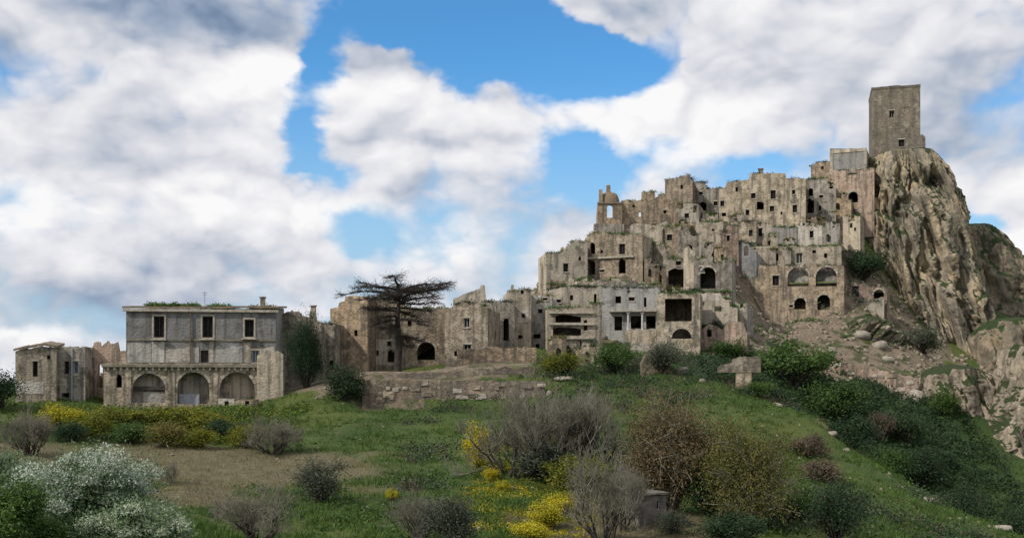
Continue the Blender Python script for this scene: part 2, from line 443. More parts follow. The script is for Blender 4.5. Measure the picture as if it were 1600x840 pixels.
# lower left: the mansion and its neighbours
H('small_house', 'small tan house with whitewashed foot at the far left end of town', 'house', (24, 88, 546, 622), 117, 7, 4, 'pale', 'tile', low=True, ops=[('w', 55, 576, 8, 24), ('w', 76, 558, 5, 6)], top=[(24, 548), (68, 540), (88, 543)], jag=0.08, foot=('white', 24, 68, 596, 615))
H('small_house', 'narrow grey house with drainpipe beside the whitewashed end house', 'house', (88, 133, 541, 624), 119, 6, -6, 'grey', 'flat',
  [('w', 104, 574, 7, 20), ('s', 118, 574, 8, 20), ('o', 102, 617, 12, 7)], jag=0.15, pipe=113)
H('ruined_house', 'roofless pinkish ruin between narrow grey house and arcaded mansion', 'ruin', (133, 200, 532, 628), 123, 7, 0, 'pink', 'none',
  [('o', 157, 588, 7, 34), ('w', 141, 560, 5, 9), ('o', 172, 600, 8, 16)], top=[(133, 556), (142, 553), (147, 536), (152, 530), (158, 538), (165, 532), (184, 535), (187, 546), (200, 548)], jag=0.35)
H('arcade', 'long stone terrace with three blind arches under the grey mansion', 'arcade', (162, 442, 567, 642), 119, 4.9, 0, 'tan', 'flat',
  [('a', 232.5, 606, 51, 46), ('a', 302, 606, 50, 50), ('a', 370.5, 604, 55, 46), ('o', 186, 596, 9, 18)], jag=0.05, ledge='arcade')
H('mansion', 'large grey plastered mansion with three tall dark windows above the arches', 'mansion', (197, 431, 482, 568), 124, 13, -1, 'greyplaster', 'tile',
  [('w', 248.5, 510.5, 16, 33), ('w', 324.5, 510.5, 16, 33), ('w', 389.5, 512.5, 14, 27), ('d', 319.5, 556.5, 12, 19), ('s', 399, 556.5, 10, 19)],
  jag=0.04, skirt=9, mansion=True)
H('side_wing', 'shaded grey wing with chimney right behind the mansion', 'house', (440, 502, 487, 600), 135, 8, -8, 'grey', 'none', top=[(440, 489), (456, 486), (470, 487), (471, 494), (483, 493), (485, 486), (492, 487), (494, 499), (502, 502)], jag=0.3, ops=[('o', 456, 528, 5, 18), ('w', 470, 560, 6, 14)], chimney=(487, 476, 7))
H('small_house', 'narrow lilac grey house between dark conifer and brown masonry house', 'house', (496, 524, 506, 596), 138, 6, -10, 'grey', 'flat',
  [('o', 519, 570, 8, 14), ('w', 508, 540, 4, 7)], weeds=0.4)

# around the dead tree
H('stone_house', 'tall brown masonry house with stepped wall behind the dead tree', 'house', (516, 574, 462, 590), 142, 8, -14, 'warm', 'flat',
  [('o', 556, 520, 5, 9)], top=[(516, 482), (528, 480), (530, 472), (538, 471), (540, 463), (574, 462)], jag=0.12)
H('stone_house', 'wide ruin with pale lower wall straight behind the dead trunk', 'ruin', (566, 702, 478, 574), 146, 7, 3, 'tan', 'flat',
  [('w', 608, 536, 6, 8), ('w', 588, 551, 6, 8), ('o', 611, 556, 10, 18), ('p', 666, 548, 28, 28), ('o', 640, 505, 6, 9), ('o', 590, 500, 6, 10)],
  top=[(566, 466), (600, 468), (632, 472), (636, 482), (702, 481)], jag=0.18, weeds=0.9, foot=('pale', 568, 622, 530, 570))
H('stone_house', 'buff gabled house with one white framed window right of the dead tree', 'house', (695, 762, 478, 572), 140, 8, -12, 'tan', 'flat',
  [('w', 729, 504, 9, 15), ('w', 730, 544, 12, 13), ('o', 712, 552, 5, 8)], top=[(695, 484), (722, 471), (745, 474), (762, 480)], jag=0.08, weeds=0.5, frame='paint')
H('stone_house', 'pale gable end peeking over the buff house by the dead tree', 'house', (708, 760, 460, 520), 152, 7, -4, 'pale', 'none',
  [], top=[(708, 466), (750, 450), (751, 445), (757, 445), (758, 458), (760, 470)], jag=0.06)
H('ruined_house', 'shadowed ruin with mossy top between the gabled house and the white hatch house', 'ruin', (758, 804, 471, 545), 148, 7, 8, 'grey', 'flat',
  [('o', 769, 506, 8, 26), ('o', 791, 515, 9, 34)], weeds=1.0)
H('stone_house', 'slim house with white hatch panel and small square window', 'house', (794, 830, 450, 540), 150, 7, 6, 'pale', 'flat',
  [('w', 816, 456, 5, 6), ('w', 818, 493, 5, 6), ('o', 813, 526, 7, 5)], foot=('white', 809, 827, 483, 504), jag=0.1)
H('stone_house', 'bluish house with two square black windows beside the white hatch', 'house', (827, 862, 462, 548), 153, 7, -6, 'blue', 'flat',
  [('w', 844, 486, 7, 7), ('o', 839, 525, 11, 7), ('w', 852, 467, 7, 4), ('o', 840, 541, 6, 8)], weeds=0.5)
H('ruined_house', 'front ruin with stacked ledges and a tall corner pier above the yellow weeds', 'ruin', (855, 941, 478, 572), 146, 8, 4, 'pale', 'flat',
  [('o', 888, 498, 40, 11), ('o', 886, 518, 44, 12), ('p', 878, 548, 32, 22), ('o', 915, 508, 6, 16), ('o', 905, 542, 8, 20)], top=[(855, 482), (925, 480), (926, 474), (941, 474)], jag=0.12, ledges=(488, 506, 528))
H('stone_house', 'long low house with tiny dark window above the stacked ledges ruin', 'house', (858, 945, 447, 490), 161, 8, 2, 'pale', 'flat',
  [('w', 893, 465, 5, 8), ('w', 873, 470, 7, 5), ('o', 930, 468, 4, 18)], top=[(858, 452), (880, 447), (945, 448)], weeds=1.3)
H('columned_house', 'pale blue house with two slender pillars and a black doorway', 'house', (938, 1030, 449, 535), 157, 8, -3, 'blue', 'flat',
  [('o', 966, 505, 12, 22), ('w', 987, 467, 9, 6), ('o', 966, 468, 9, 11), ('o', 994, 503, 17, 20), ('o', 1017, 503, 15, 20), ('o', 1008, 472, 4, 15), ('o', 982, 453, 4, 9)], jag=0.15, weeds=0.5, portico=(982, 1004, 490, 516))
H('arcaded_house', 'two level stone house with open loggia over a low black arch', 'house', (1026, 1094, 458, 548), 152, 8, -4, 'tan', 'flat',
  [('o', 1060, 484, 42, 36), ('p', 1065, 521, 30, 16)], jag=0.08, weeds=0.9)
H('ruined_house', 'white patched ruin wall beside the open loggia', 'ruin', (1086, 1152, 456, 510), 160, 6, -6, 'pale', 'none',
  [('o', 1098, 474, 5, 6), ('o', 1122, 482, 10, 8)], top=[(1086, 456), (1118, 457), (1119, 464), (1138, 466), (1141, 476), (1152, 480)], jag=0.4, foot=('white', 1088, 1126, 459, 470))
H('ruined_wall', 'brown pinkish wall fragment with ivy below the white patched ruin', 'wall', (1094, 1167, 502, 552), 154, 3, -10, 'pink', 'none',
  [('o', 1108, 520, 8, 12)], top=[(1094, 515), (1110, 505), (1130, 512), (1150, 500), (1160, 504), (1167, 520)], jag=0.35)

# second row
H('stone_house', 'pale house on the outer edge with peaked roofline and one brown window', 'house', (853, 918, 395, 447), 176, 8, 10, 'pale', 'flat',
  [('w', 884, 418, 8, 13), ('w', 906, 404, 4, 6)], top=[(853, 395), (880, 394), (886, 384), (899, 375), (915, 377), (918, 378)], jag=0.06)
H('ruined_wall', 'thin lone pillar of masonry at the outer edge of the second row', 'wall', (846, 853, 412, 447), 178, 1.2, 10, 'tan', 'none', [], jag=0.12)
H('stone_house', 'tall tan house with two black windows and a mossy flat top below the church', 'house', (914, 1004, 364, 442), 177, 9, -16, 'tan', 'flat',
  [('o', 926, 388, 8, 17), ('w', 972, 389, 9, 17), ('o', 922, 418, 16, 22), ('w', 940, 393, 4, 5), ('o', 972, 416, 11, 22), ('w', 941, 423, 7, 4)],
  top=[(914, 372), (924, 364), (1004, 366)], jag=0.08, weeds=0.5, ledges=(402,))
H('ruined_house', 'grey roofless ruin right beside the tall tan house', 'ruin', (1000, 1042, 372, 442), 181, 7, -20, 'grey', 'none',
  [('o', 1016, 396, 6, 12)], top=[(1000, 380), (1012, 372), (1024, 386), (1034, 378), (1042, 392)], jag=0.4)
H('stone_house', 'small house with square black window in the middle of the steep town', 'house', (1034, 1064, 353, 404), 187, 6, -10, 'tan', 'flat',
  [('w', 1046, 371, 8, 10), ('o', 1036, 372, 6, 26)], jag=0.2)
H('ruined_house', 'grey lilac ruin with fallen front right of the square window house', 'ruin', (1060, 1092, 356, 412), 185, 6, 4, 'grey', 'none',
  [('o', 1078, 390, 8, 14)], top=[(1060, 362), (1074, 356), (1082, 368), (1092, 364)], jag=0.35)
H('stone_house', 'tan house with a lone high slit window mid slope', 'house', (1088, 1130, 347, 408), 188, 6, -8, 'tan', 'flat',
  [('w', 1114, 359, 4, 4), ('o', 1107, 387, 6, 16), ('o', 1122, 391, 9, 13)], jag=0.2)
H('stone_house', 'pinkish narrow house above the yellow green bush on the slope', 'house', (1126, 1154, 352, 412), 187, 6, 6, 'pink', 'flat',
  [('w', 1138, 372, 5, 9)], jag=0.2, weeds=0.4)
H('ruined_house', 'ruin with a big black cellar opening under the mid slope houses', 'ruin', (1036, 1074, 402, 455), 173, 6, -4, 'tan', 'flat',
  [('o', 1056, 434, 24, 30), ('w', 1060, 411, 8, 7)], jag=0.25)
H('ruined_wall', 'tall pale masonry pier left of the grey vaulted ruin', 'wall', (1068, 1086, 386, 458), 171, 2.5, -14, 'pale', 'none', [], top=[(1068, 390), (1076, 385), (1086, 396)], jag=0.2)
H('vaulted_ruin', 'grey ruin with a torn vault opening in its front', 'ruin', (1084, 1144, 402, 460), 169, 7, -6, 'grey', 'flat',
  [('p', 1106, 434, 24, 34), ('s', 1097, 421, 7, 9)], jag=0.15)
H('stone_house', 'shaded bluish house between yellow green bush and arched bastion', 'house', (1150, 1182, 374, 436), 187, 6, -14, 'blue', 'none',
  [('o', 1166, 392, 7, 15)], top=[(1150, 386), (1160, 376), (1170, 380), (1182, 392)], jag=0.4)
H('stone_house', 'little tan house with one door below the long upper palace', 'house', (1142, 1182, 346, 384), 193, 6, 2, 'tan', 'flat',
  [('d', 1187 - 14, 364, 6, 10), ('w', 1152, 356, 4, 5)], jag=0.15, weeds=0.4)
H('ruined_wall', 'low broken wall on the terrace under the church ruin', 'wall', (984, 1042, 346, 378), 190, 3, -6, 'pale', 'none',
  [('o', 1020, 358, 6, 8)], top=[(984, 352), (1000, 347), (1020, 352), (1042, 345)], jag=0.3)

# top row along the sky
H('church_ruin', 'church end wall pierced by an arched window showing the sky', 'church', (934, 972, 316, 358), 196, 3, 6, 'warm', 'none',
  [('P', 953, 330, 9, 20)], jag=0.05, church=True)
H('church_nave', 'long roofless nave wall running from the pierced church end', 'ruin', (971, 1058, 314, 358), 198, 8, 6, 'warm', 'none',
  [('o', 1000, 335, 4, 7), ('w', 1039, 331, 5, 6), ('o', 1022, 348, 8, 7), ('w', 990, 322, 4, 4)],
  top=[(971, 313), (1002, 313), (1003, 300), (1023, 299), (1024, 309), (1038, 302), (1044, 312), (1058, 312)], jag=0.12, weeds=0.5, skirt=5)
H('stone_house', 'highest block of the church group with slanting broken top', 'ruin', (1039, 1082, 276, 322), 203, 7, -12, 'warm', 'none',
  [('w', 1065, 292, 4, 6)], top=[(1039, 281), (1060, 277), (1072, 273), (1077, 272), (1079, 280), (1082, 282)], jag=0.12, weeds=0.4, skirt=7)
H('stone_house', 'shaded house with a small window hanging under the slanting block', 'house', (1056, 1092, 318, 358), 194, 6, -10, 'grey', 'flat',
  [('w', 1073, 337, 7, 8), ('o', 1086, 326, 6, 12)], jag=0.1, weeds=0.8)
H('ruined_house', 'grey ruin with dark hollow between slanting block and long upper palace', 'ruin', (1080, 1128, 284, 338), 206, 7, -4, 'grey', 'flat',
  [('o', 1097, 325, 14, 18), ('w', 1095, 302, 6, 5), ('o', 1086, 300, 4, 10), ('w', 1118, 318, 6, 7)], top=[(1080, 283), (1102, 285), (1105, 294), (1128, 293)], jag=0.2, weeds=0.5)
H('palace', 'long many windowed tan palace on the skyline', 'palace', (1124, 1259, 278, 347), 200, 9, -4, 'tan', 'flat',
  [('w', 1151, 296, 4, 7), ('w', 1177, 306, 7, 9), ('w', 1208, 304, 8, 14), ('w', 1240, 300, 5, 7), ('o', 1188, 321, 11, 13), ('w', 1206, 326, 7, 9),
   ('w', 1242, 326, 7, 12), ('w', 1128, 318, 7, 9), ('o', 1131, 335, 7, 6), ('w', 1168, 332, 6, 9), ('w', 1221, 333, 3, 5)],
  top=[(1124, 294), (1133, 293), (1136, 284), (1170, 280), (1172, 271), (1227, 270), (1229, 278), (1259, 279)], jag=0.07, chimney=(1188, 262, 7), weeds=0.3)
H('stone_house', 'shaded house with black window joined to the right end of the palace', 'house', (1257, 1306, 280, 346), 204, 8, -2, 'grey', 'flat',
  [('o', 1267, 300, 7, 12), ('o', 1299, 288, 6, 14), ('w', 1283, 307, 6, 5), ('o', 1266, 322, 12, 22), ('w', 1281, 325, 4, 8)], jag=0.15, weeds=0.6)
H('stone_house', 'small ochre house left of the grey bastion box', 'house', (1267, 1298, 253, 284), 211, 6, -6, 'warm', 'none',
  [('w', 1285, 262, 4, 5)], top=[(1267, 259), (1280, 253), (1298, 252)], jag=0.1, skirt=6)
H('bastion', 'grey boxy bastion with a pale rim under the tower', 'bastion', (1297, 1354, 232, 268), 209, 9, -6, 'greyplaster', 'flat', [], jag=0.03, rim=True, skirt=1)
H('ruined_house', 'reddish masonry ruin with a broken arch beneath the grey bastion', 'ruin', (1299, 1366, 267, 338), 207, 9, -6, 'pink', 'flat',
  [('p', 1333, 308, 15, 18), ('o', 1320, 326, 22, 18)], jag=0.1)

# the arched bastion below the palace
H('row_house', 'whitish row house with one black window under the palace', 'house', (1162, 1206, 349, 388), 196, 6, 0, 'pale', 'flat',
  [('w', 1188, 363, 6, 13), ('w', 1176, 366, 4, 5)], jag=0.12, weeds=0.4)
H('row_house', 'pale blue walled ruin in the middle of the whitish row', 'ruin', (1205, 1246, 354, 388), 195, 6, 4, 'blue', 'none', [('o', 1231, 362, 5, 11)], jag=0.3, weeds=0.4)
H('row_house', 'whitest row house with slit window under the palace', 'house', (1244, 1293, 352, 388), 194, 6, -4, 'white', 'flat',
  [('w', 1268, 366, 6, 11)], jag=0.1)
H('row_house', 'long tan house with white door frame standing on the arcade', 'house', (1178, 1315, 384, 418), 189, 5, -2, 'tan', 'flat',
  [('w', 1212, 402, 9, 12), ('d', 1249, 403, 10, 16), ('o', 1290, 399, 5, 7), ('o', 1272, 393, 6, 5)], jag=0.12, weeds=0.9, skirt=3)
H('arched_bastion', 'massive rough bastion with two great arches above the rubble slope', 'bastion', (1146, 1319, 416, 520), 184.5, 4.4, -3, 'warm', 'flat',
  [('a', 1247, 432, 33, 31), ('a', 1291, 432, 33, 31), ('w', 1212, 438, 10, 16), ('p', 1250, 474, 18, 18), ('p', 1287, 472, 20, 24), ('w', 1236, 478, 6, 4)],
  top=[(1146, 440), (1184, 432), (1186, 414), (1319, 415)], jag=0.12, weeds=0.4)
H('stone_house', 'pale cottage wedged against the cliff above the ivy terrace', 'house', (1317, 1344, 338, 396), 197, 5, -10, 'pale', 'flat', [('w', 1330, 352, 4, 8), ('w', 1336, 358, 3, 6)], jag=0.2)
H('cave_house', 'low pinkish cave house with black doorway at the foot of the cliff', 'house', (1322, 1386, 441, 474), 186, 6, -6, 'pink', 'flat',
  [('d', 1337, 455, 10, 17), ('p', 1373, 459, 16, 14)], top=[(1322, 446), (1340, 440), (1362, 446), (1386, 450)], jag=0.25)

# small broken houses wedged between the others
for (bx_, Y_, m_, lb_) in [
    ((1008, 1030, 396, 444), 175, 'tan', 'slim tan ruin against the shaded side of the tall tan house'),
    ((1024, 1041, 410, 452), 171, 'warm', 'brown stub house left of the big black cellar opening'),
    ((1092, 1112, 374, 410), 182, 'grey', 'small grey shell under the lone high slit window house'),
    ((1117, 1138, 384, 414), 181, 'warm', 'small brown shell left of the yellow green slope bush'),
    ((1056, 1078, 340, 366), 190.5, 'warm', 'small brown ruin below the house with a small hanging window'),
    ((1098, 1122, 330, 354), 195, 'tan', 'small tan ruin below the grey dark hollow ruin'),
    ((1140, 1162, 331, 352), 197, 'pale', 'low pale shed wall at the foot of the palace left half'),
    ((1196, 1216, 364, 392), 191, 'tan', 'tan lean-to before the gap between the first two row houses'),
    ((1222, 1241, 370, 392), 190.5, 'grey', 'low grey stub before the pale blue row ruin'),
    ((1254, 1276, 338, 354), 198, 'warm', 'brown stub at the foot of the palace right end'),
    ((1284, 1312, 346, 388), 192.5, 'grey', 'dark grey ruin between the whitest row house and the cliff cottage'),
    ((948, 986, 434, 456), 168, 'tan', 'low tan ruin on the terrace below the tall tan house'),
    ((890, 924, 434, 452), 168, 'pale', 'low pale ruin on the terrace below the peaked outer house'),
    ((1002, 1030, 440, 462), 166, 'warm', 'low brown ruin above the two slender pillars'),
    ((858, 884, 524, 566), 143.5, 'warm', 'brown stub wall before the left of the stacked ledges ruin'),
    ((900, 928, 532, 574), 142.5, 'tan', 'tan stub house before the right of the stacked ledges ruin'),
    ((1140, 1167, 470, 508), 161, 'grey', 'grey stub right of the white patched ruin'),
    ((1292, 1330, 302, 334), 203, 'warm', 'brown ruin in the hollow below the reddish masonry ruin')]:
    xa, xb, ya, yb_ = bx_
    rr = random.Random(xa)
    n_ = 5; tp = []
    for i in range(n_):
        yv = ya + rr.uniform(0, 0.34) * (yb_ - ya)
        tp += [(xa + (xb - xa) * (i + 0.03) / n_, yv), (xa + (xb - xa) * (i + 0.97) / n_, yv + rr.uniform(-1.5, 1.5))]
    om = [('o', xa + (xb - xa) * rr.uniform(0.3, 0.7), ya + (yb_ - ya) * 0.62, (xb - xa) * rr.uniform(0.2, 0.34), (yb_ - ya) * rr.uniform(0.25, 0.42))]
    H('ruined_house', lb_, 'ruin', bx_, Y_, 4.0, rr.uniform(-16, 16), m_, 'none', om, top=tp, jag=0.25, weeds=0.5)

# ---------------------------------------------------------------- terrain
CP = [  # px, py, distance
    (0, 800, 40), (300, 850, 45), (600, 868, 47), (800, 866, 50), (1000, 872, 50), (1200, 872, 52), (1400, 885, 55), (1600, 895, 55),
    (0, 745, 58), (150, 762, 66), (250, 752, 74), (110, 702, 88), (250, 690, 94), (400, 694, 94), (470, 765, 70), (330, 800, 60),
    (250, 650, 107), (110, 648, 107), (400, 655, 106), (20, 640, 112), (-150, 650, 112), (0, 690, 85), (-150, 720, 80),
    (460, 645, 113), (600, 640, 112), (600, 700, 92), (600, 762, 74), (600, 820, 58), (720, 640, 112), (720, 700, 92), (720, 782, 68),
    (560, 630, 116.4), (640, 631, 116.4), (760, 631, 116.4), (850, 628, 117), (575, 584, 121), (640, 583, 128), (700, 580, 124), (760, 576, 124), (845, 572, 126),
    (850, 650, 108), (900, 606, 119), (880, 572, 136), (950, 572, 140), (1000, 600, 122), (1000, 660, 102), (1000, 740, 80), (1000, 815, 61),
    (900, 720, 82), (900, 795, 65), (1100, 562, 143), (1100, 620, 116), (1100, 690, 95), (1100, 772, 75), (1200, 700, 95), (1200, 772, 75),
    (1300, 760, 80), (1300, 822, 66), (1400, 806, 76), (1500, 846, 70),
    (1190, 602, 130), (1280, 652, 116), (1340, 697, 107), (1420, 752, 97), (1500, 802, 88), (1600, 850, 79), (1700, 900, 74),
    (1260, 668, 136), (1340, 738, 127), (1450, 815, 118), (1560, 870, 112), (1650, 900, 108),
    (1200, 582, 150), (1300, 640, 143), (1380, 690, 138), (1450, 735, 133), (1560, 800, 128), (1650, 830, 124),
    (1200, 548, 161), (1300, 580, 158), (1420, 616, 156), (1500, 650, 150), (1600, 720, 142),
    (1200, 524, 171), (1300, 545, 170), (1400, 566, 170), (1500, 600, 168), (1600, 640, 160),
    (1170, 482, 181), (1250, 498, 181), (1340, 490, 182), (1410, 520, 184),
    (1450, 560, 186), (1550, 570, 190), (1660, 600, 190), (1420, 470, 205), (1500, 500, 208), (1600, 520, 210),
]
C3 = [tuple(P(*c)) for c in CP]
C3 += [(0, 0, -1.75), (-30, 0, -1.9), (30, 0, -2.6), (0, 20, -4.6), (-20, 20, -3.6), (20, 20, -5.6), (-70, 0, -2), (70, 0, -6), (0, 34, -6.3), (-22, 34, -5.0), (0, -40, 0.5),
       (-90, 140, -3), (-60, 160, -2), (-30, 190, -4), (0, 215, 0), (30, 240, 10), (60, 250, 20), (80, 255, 18), (120, 240, 8), (150, 200, -10), (130, 150, -24), (110, 110, -22),
       (0, 250, -10), (60, 290, -8), (120, 290, -12), (-80, 240, -12), (-110, 60, -6), (110, 50, -14), (-45, 165, -1), (-20, 165, 2)]
for s in SPEC:
    x0, x1, yt, yb = s['box']
    if s['name'] in ('mansion', 'bastion', 'arcade', 'ruined_wall') or (s['name'] == 'row_house' and s['d'] == 5): continue
    a = P((x0 + x1) / 2, yb, s['Y'] - 0.2)
    C3.append((a.x, a.y, a.z - 0.15))
    C3.append((a.x, a.y + s['d'], a.z + 0.45 * min(3.0, (yb - yt) / F * s['Y'])))
C3 = np.array(C3)

def _tps_k(d2): return np.where(d2 > 1e-9, 0.5 * d2 * np.log(np.maximum(d2, 1e-9)), 0.0)
def tps_fit(pts, lam):
    n = len(pts); xy = pts[:, :2] / 100.0
    d2 = ((xy[:, None] - xy[None]) ** 2).sum(-1)
    A = np.zeros((n + 3, n + 3)); A[:n, :n] = _tps_k(d2) + lam * np.eye(n)
    Pm = np.c_[np.ones(n), xy]; A[:n, n:] = Pm; A[n:, :n] = Pm.T
    return xy, np.linalg.solve(A, np.r_[pts[:, 2], np.zeros(3)])
_txy, _tw = tps_fit(C3, 3e-4)
def height(x, y, detail=True):
    x = np.asarray(x, float); y = np.asarray(y, float); sh = x.shape
    xr, yr = x.ravel(), y.ravel(); out = np.empty(xr.size)
    for i in range(0, xr.size, 20000):
        q_ = np.c_[np.clip(xr[i:i + 20000], -150, 170), np.clip(yr[i:i + 20000], -60, 310)] / 100.0
        d2 = ((q_[:, None] - _txy[None]) ** 2).sum(-1)
        out[i:i + 20000] = _tps_k(d2) @ _tw[:-3] + _tw[-3] + q_ @ _tw[-2:]
    # far away the land rolls on
    far = np.hypot(np.maximum(np.abs(xr - 10) - 100, 0), np.maximum(np.maximum(yr - 240, -40 - yr), 0))
    k = np.clip(far / 60.0, 0, 1); k = k * k * (3 - 2 * k)
    out = np.clip(out, -45, 60) * (1 - k) + k * (-22 + 13 * fbm(xr / 260, yr / 260, 0.3, 4) + np.minimum(far, 2500) * 0.004)
    if detail:
        near = 1 - k
        flat = np.clip(np.maximum(np.abs(xr + 7) - 13, np.abs(yr - 130) - 13) / 4.0, 0.12, 1)      # the garden terrace is level
        rough = np.clip((xr - 4) / 14, 0, 1) * np.clip((yr - 50) / 15, 0, 1) * np.clip((150 - yr) / 20, 0, 1)
        near = near * flat
        out = out + (1 - k) * rough * (0.9 * ridged(xr / 13 + 0.35 * yr / 13, yr / 26, 2.9, 4) - 0.45)
        out = out + near * (0.95 * fbm(xr / 9, yr / 9, 1.7, 4) + 0.24 * fbm(xr / 1.7, yr / 1.7, 4.1, 3))
        # the ground steps down before the long retaining wall
        cap = -2.55 - 0.10 * (117.3 - yr) + 0.25 * fbm(xr / 3, yr / 3, 5.5, 2) + 4.0 * np.maximum(np.abs(xr + 6.3) - 10.0, 0) / 2.0
        out = np.where((yr > 104) & (yr < 117.4), np.minimum(out, cap), out)
    return out.reshape(sh)
def hz(x, y): return float(height(np.array([x]), np.array([y]))[0])

def ground_hit(px, py, Y, lo=0.72, hi=1.3):
    """where the line of sight meets the ground, if that is near the expected distance"""
    ys = np.linspace(Y * lo, Y * hi, 160); xs = (px - 800) / F * ys; d_ = height(xs, ys) - (HZ - py) / F * ys
    i = np.nonzero(d_ > 0)[0]
    return float(ys[i[0]]) if len(i) and i[0] > 0 else Y
def graded(lo, hi, step, far_lo, far_hi):
    c = list(np.arange(lo, hi + 1e-6, step)); d = step
    v = hi
    while v < far_hi: d *= 1.22; v += d; c.append(v)
    d = step; v = lo; pre = []
    while v > far_lo: d *= 1.22; v -= d; pre.append(v)
    return np.array(pre[::-1] + c)
gx = graded(-72, 106, 0.55, -4500, 4500); gy = graded(22, 232, 0.55, -1200, 8000)
GX, GY = np.meshgrid(gx, gy)
GZ = height(GX, GY)
nx, ny = len(gx), len(gy)
idx = np.arange(nx * ny).reshape(ny, nx)
faces = np.stack([idx[:-1, :-1], idx[:-1, 1:], idx[1:, 1:], idx[1:, :-1]], -1).reshape(-1, 4)
gm = np_mesh('ground', np.stack([GX, GY, GZ], -1).reshape(-1, 3), faces)

# what grows where, as shares per vertex (bare earth, rubble, dry grass, yellow flowers)
def image_xy(x, y, z):
    yy = np.maximum(y, 5.0); return 800 + F * x / yy, HZ - F * z / yy
def spot(x, y, c, rx, ry, soft=0.35):
    d = np.sqrt(((x - c[0]) / rx) ** 2 + ((y - c[1]) / ry) ** 2) + 0.30 * fbm(x / 5, y / 5, 8.8, 3)
    return np.clip((1 + soft - d) / (2 * soft), 0, 1)
def masks(x, y):
    b1 = spot(x, y, (-26, 83), 15, 10.5)                       # bare brown bank in front of the mansion
    b2 = spot(x, y, (6, 58), 6.0, 9, 0.3)                      # brown earth under the near bare tree
    b3 = spot(x, y, (-21, 66), 6, 5)
    b4 = spot(x, y, (-12.5, 104), 3, 2) * 0.35 + spot(x, y, (-9, 70), 4, 3) * 0.5 + spot(x, y, (33, 112), 3.5, 6) * 0.6
    bare = np.clip(b1 + b2 + b3 * 0.8 + b4, 0, 1)
    rub = np.maximum(spot(x, y, (52, 178), 24, 15, 0.25), spot(x, y, (30, 185), 50, 32, 0.2))
    rub = np.maximum(rub, spot(x, y, (-14, 128), 16, 11, 0.2))
    rub = np.maximum(rub, spot(x, y, (70, 172), 22, 9, 0.3))
    yel = np.clip(spot(x, y, (2.5, 70), 5.5, 22) + spot(x, y, (8, 133), 5, 6) * 0.6, 0, 1)
    lush = np.clip(spot(x, y, (48, 142), 22, 14, 0.4) + spot(x, y, (20, 128), 12, 9, 0.5), 0, 1)
    return bare, rub, yel, lush
bare, rub, yel, lush = masks(GX.ravel(), GY.ravel())
for nme, arr in (('bare', bare), ('rubble', rub), ('yellow', yel), ('lush', lush)):
    at_ = gm.attributes.new(nme, 'FLOAT', 'POINT'); at_.data.foreach_set('value', arr.astype(np.float32))

m, t, b, x = new_mat('hillside')
pos = t.nodes.new('ShaderNodeNewGeometry').outputs['Position']
def attr(n):
    a = t.nodes.new('ShaderNodeAttribute'); a.attribute_name = n; return a.outputs['Fac']
n1 = x.noise(pos, 0.16, 6, 0.6); n2 = x.noise(pos, 0.9, 6, 0.65); n3 = x.noise(pos, 4.5, 5, 0.7)
c = x.mix(x.ss(n1, 0.35, 0.65), (0.037, 0.072, 0.017), (0.076, 0.111, 0.029))  # ground tones lowered so the colour carries a cloud shadow over the foreground
c = x.mix(x.ss(n2, 0.45, 0.7, 0.0, 0.7), c, (0.024, 0.051, 0.014))
c = x.mix(x.ss(x.noise(pos, 0.075, 4, 0.6), 0.40, 0.58, 0.0, 0.75), c, (0.105, 0.129, 0.030))
c = x.mix(x.ss(n3, 0.50, 0.72, 0.0, 0.6), c, (0.126, 0.150, 0.048))
c = x.mix(x.ss(x.noise(pos, 0.33, 5, 0.6), 0.58, 0.72, 0.0, 0.55), c, (0.126, 0.118, 0.066))
c = x.mix(x.m('MULTIPLY', attr('yellow'), x.ss(n2, 0.42, 0.62, 0.0, 0.75)), c, (0.186, 0.193, 0.021))
c = x.mix(x.m('MULTIPLY', attr('lush'), 0.75), c, x.mix(n2, (0.020, 0.051, 0.017), (0.038, 0.078, 0.021)))
dirt = x.mix(x.ss(n2, 0.35, 0.65), (0.186, 0.154, 0.092), (0.131, 0.120, 0.066))
dirt = x.mix(x.ss(n3, 0.50, 0.72, 0.0, 0.7), dirt, (0.109, 0.126, 0.052))
c = x.mix(x.ss(x.m('ADD', attr('bare'), x.m('MULTIPLY', x.m('SUBTRACT', n2, 0.5), 0.7)), 0.35, 0.65), c, dirt)
rb = x.mix(x.ss(n2, 0.35, 0.65), (0.25, 0.195, 0.135), (0.16, 0.128, 0.095))
rb = x.mix(x.ss(n3, 0.52, 0.74, 0.0, 0.85), rb, (0.34, 0.29, 0.225))
rb = x.mix(x.ss(x.noise(pos, 0.30, 6, 0.65), 0.50, 0.60, 0.0, 0.8), rb, (0.055, 0.072, 0.025))
c = x.mix(x.ss(x.m('ADD', attr('rubble'), x.m('MULTIPLY', x.m('SUBTRACT', n2, 0.5), 0.8)), 0.40, 0.62), c, rb)
t.links.new(c, b.inputs['Base Color'])
bump(t, b, x.m('ADD', n3, n2), 0.8, 0.35)
MAT['ground'] = m
ground = link_mesh('ground', gm, m, None, True)
tag(ground, 'green spring hillside with brown bare banks below the town', None, None, 'structure')

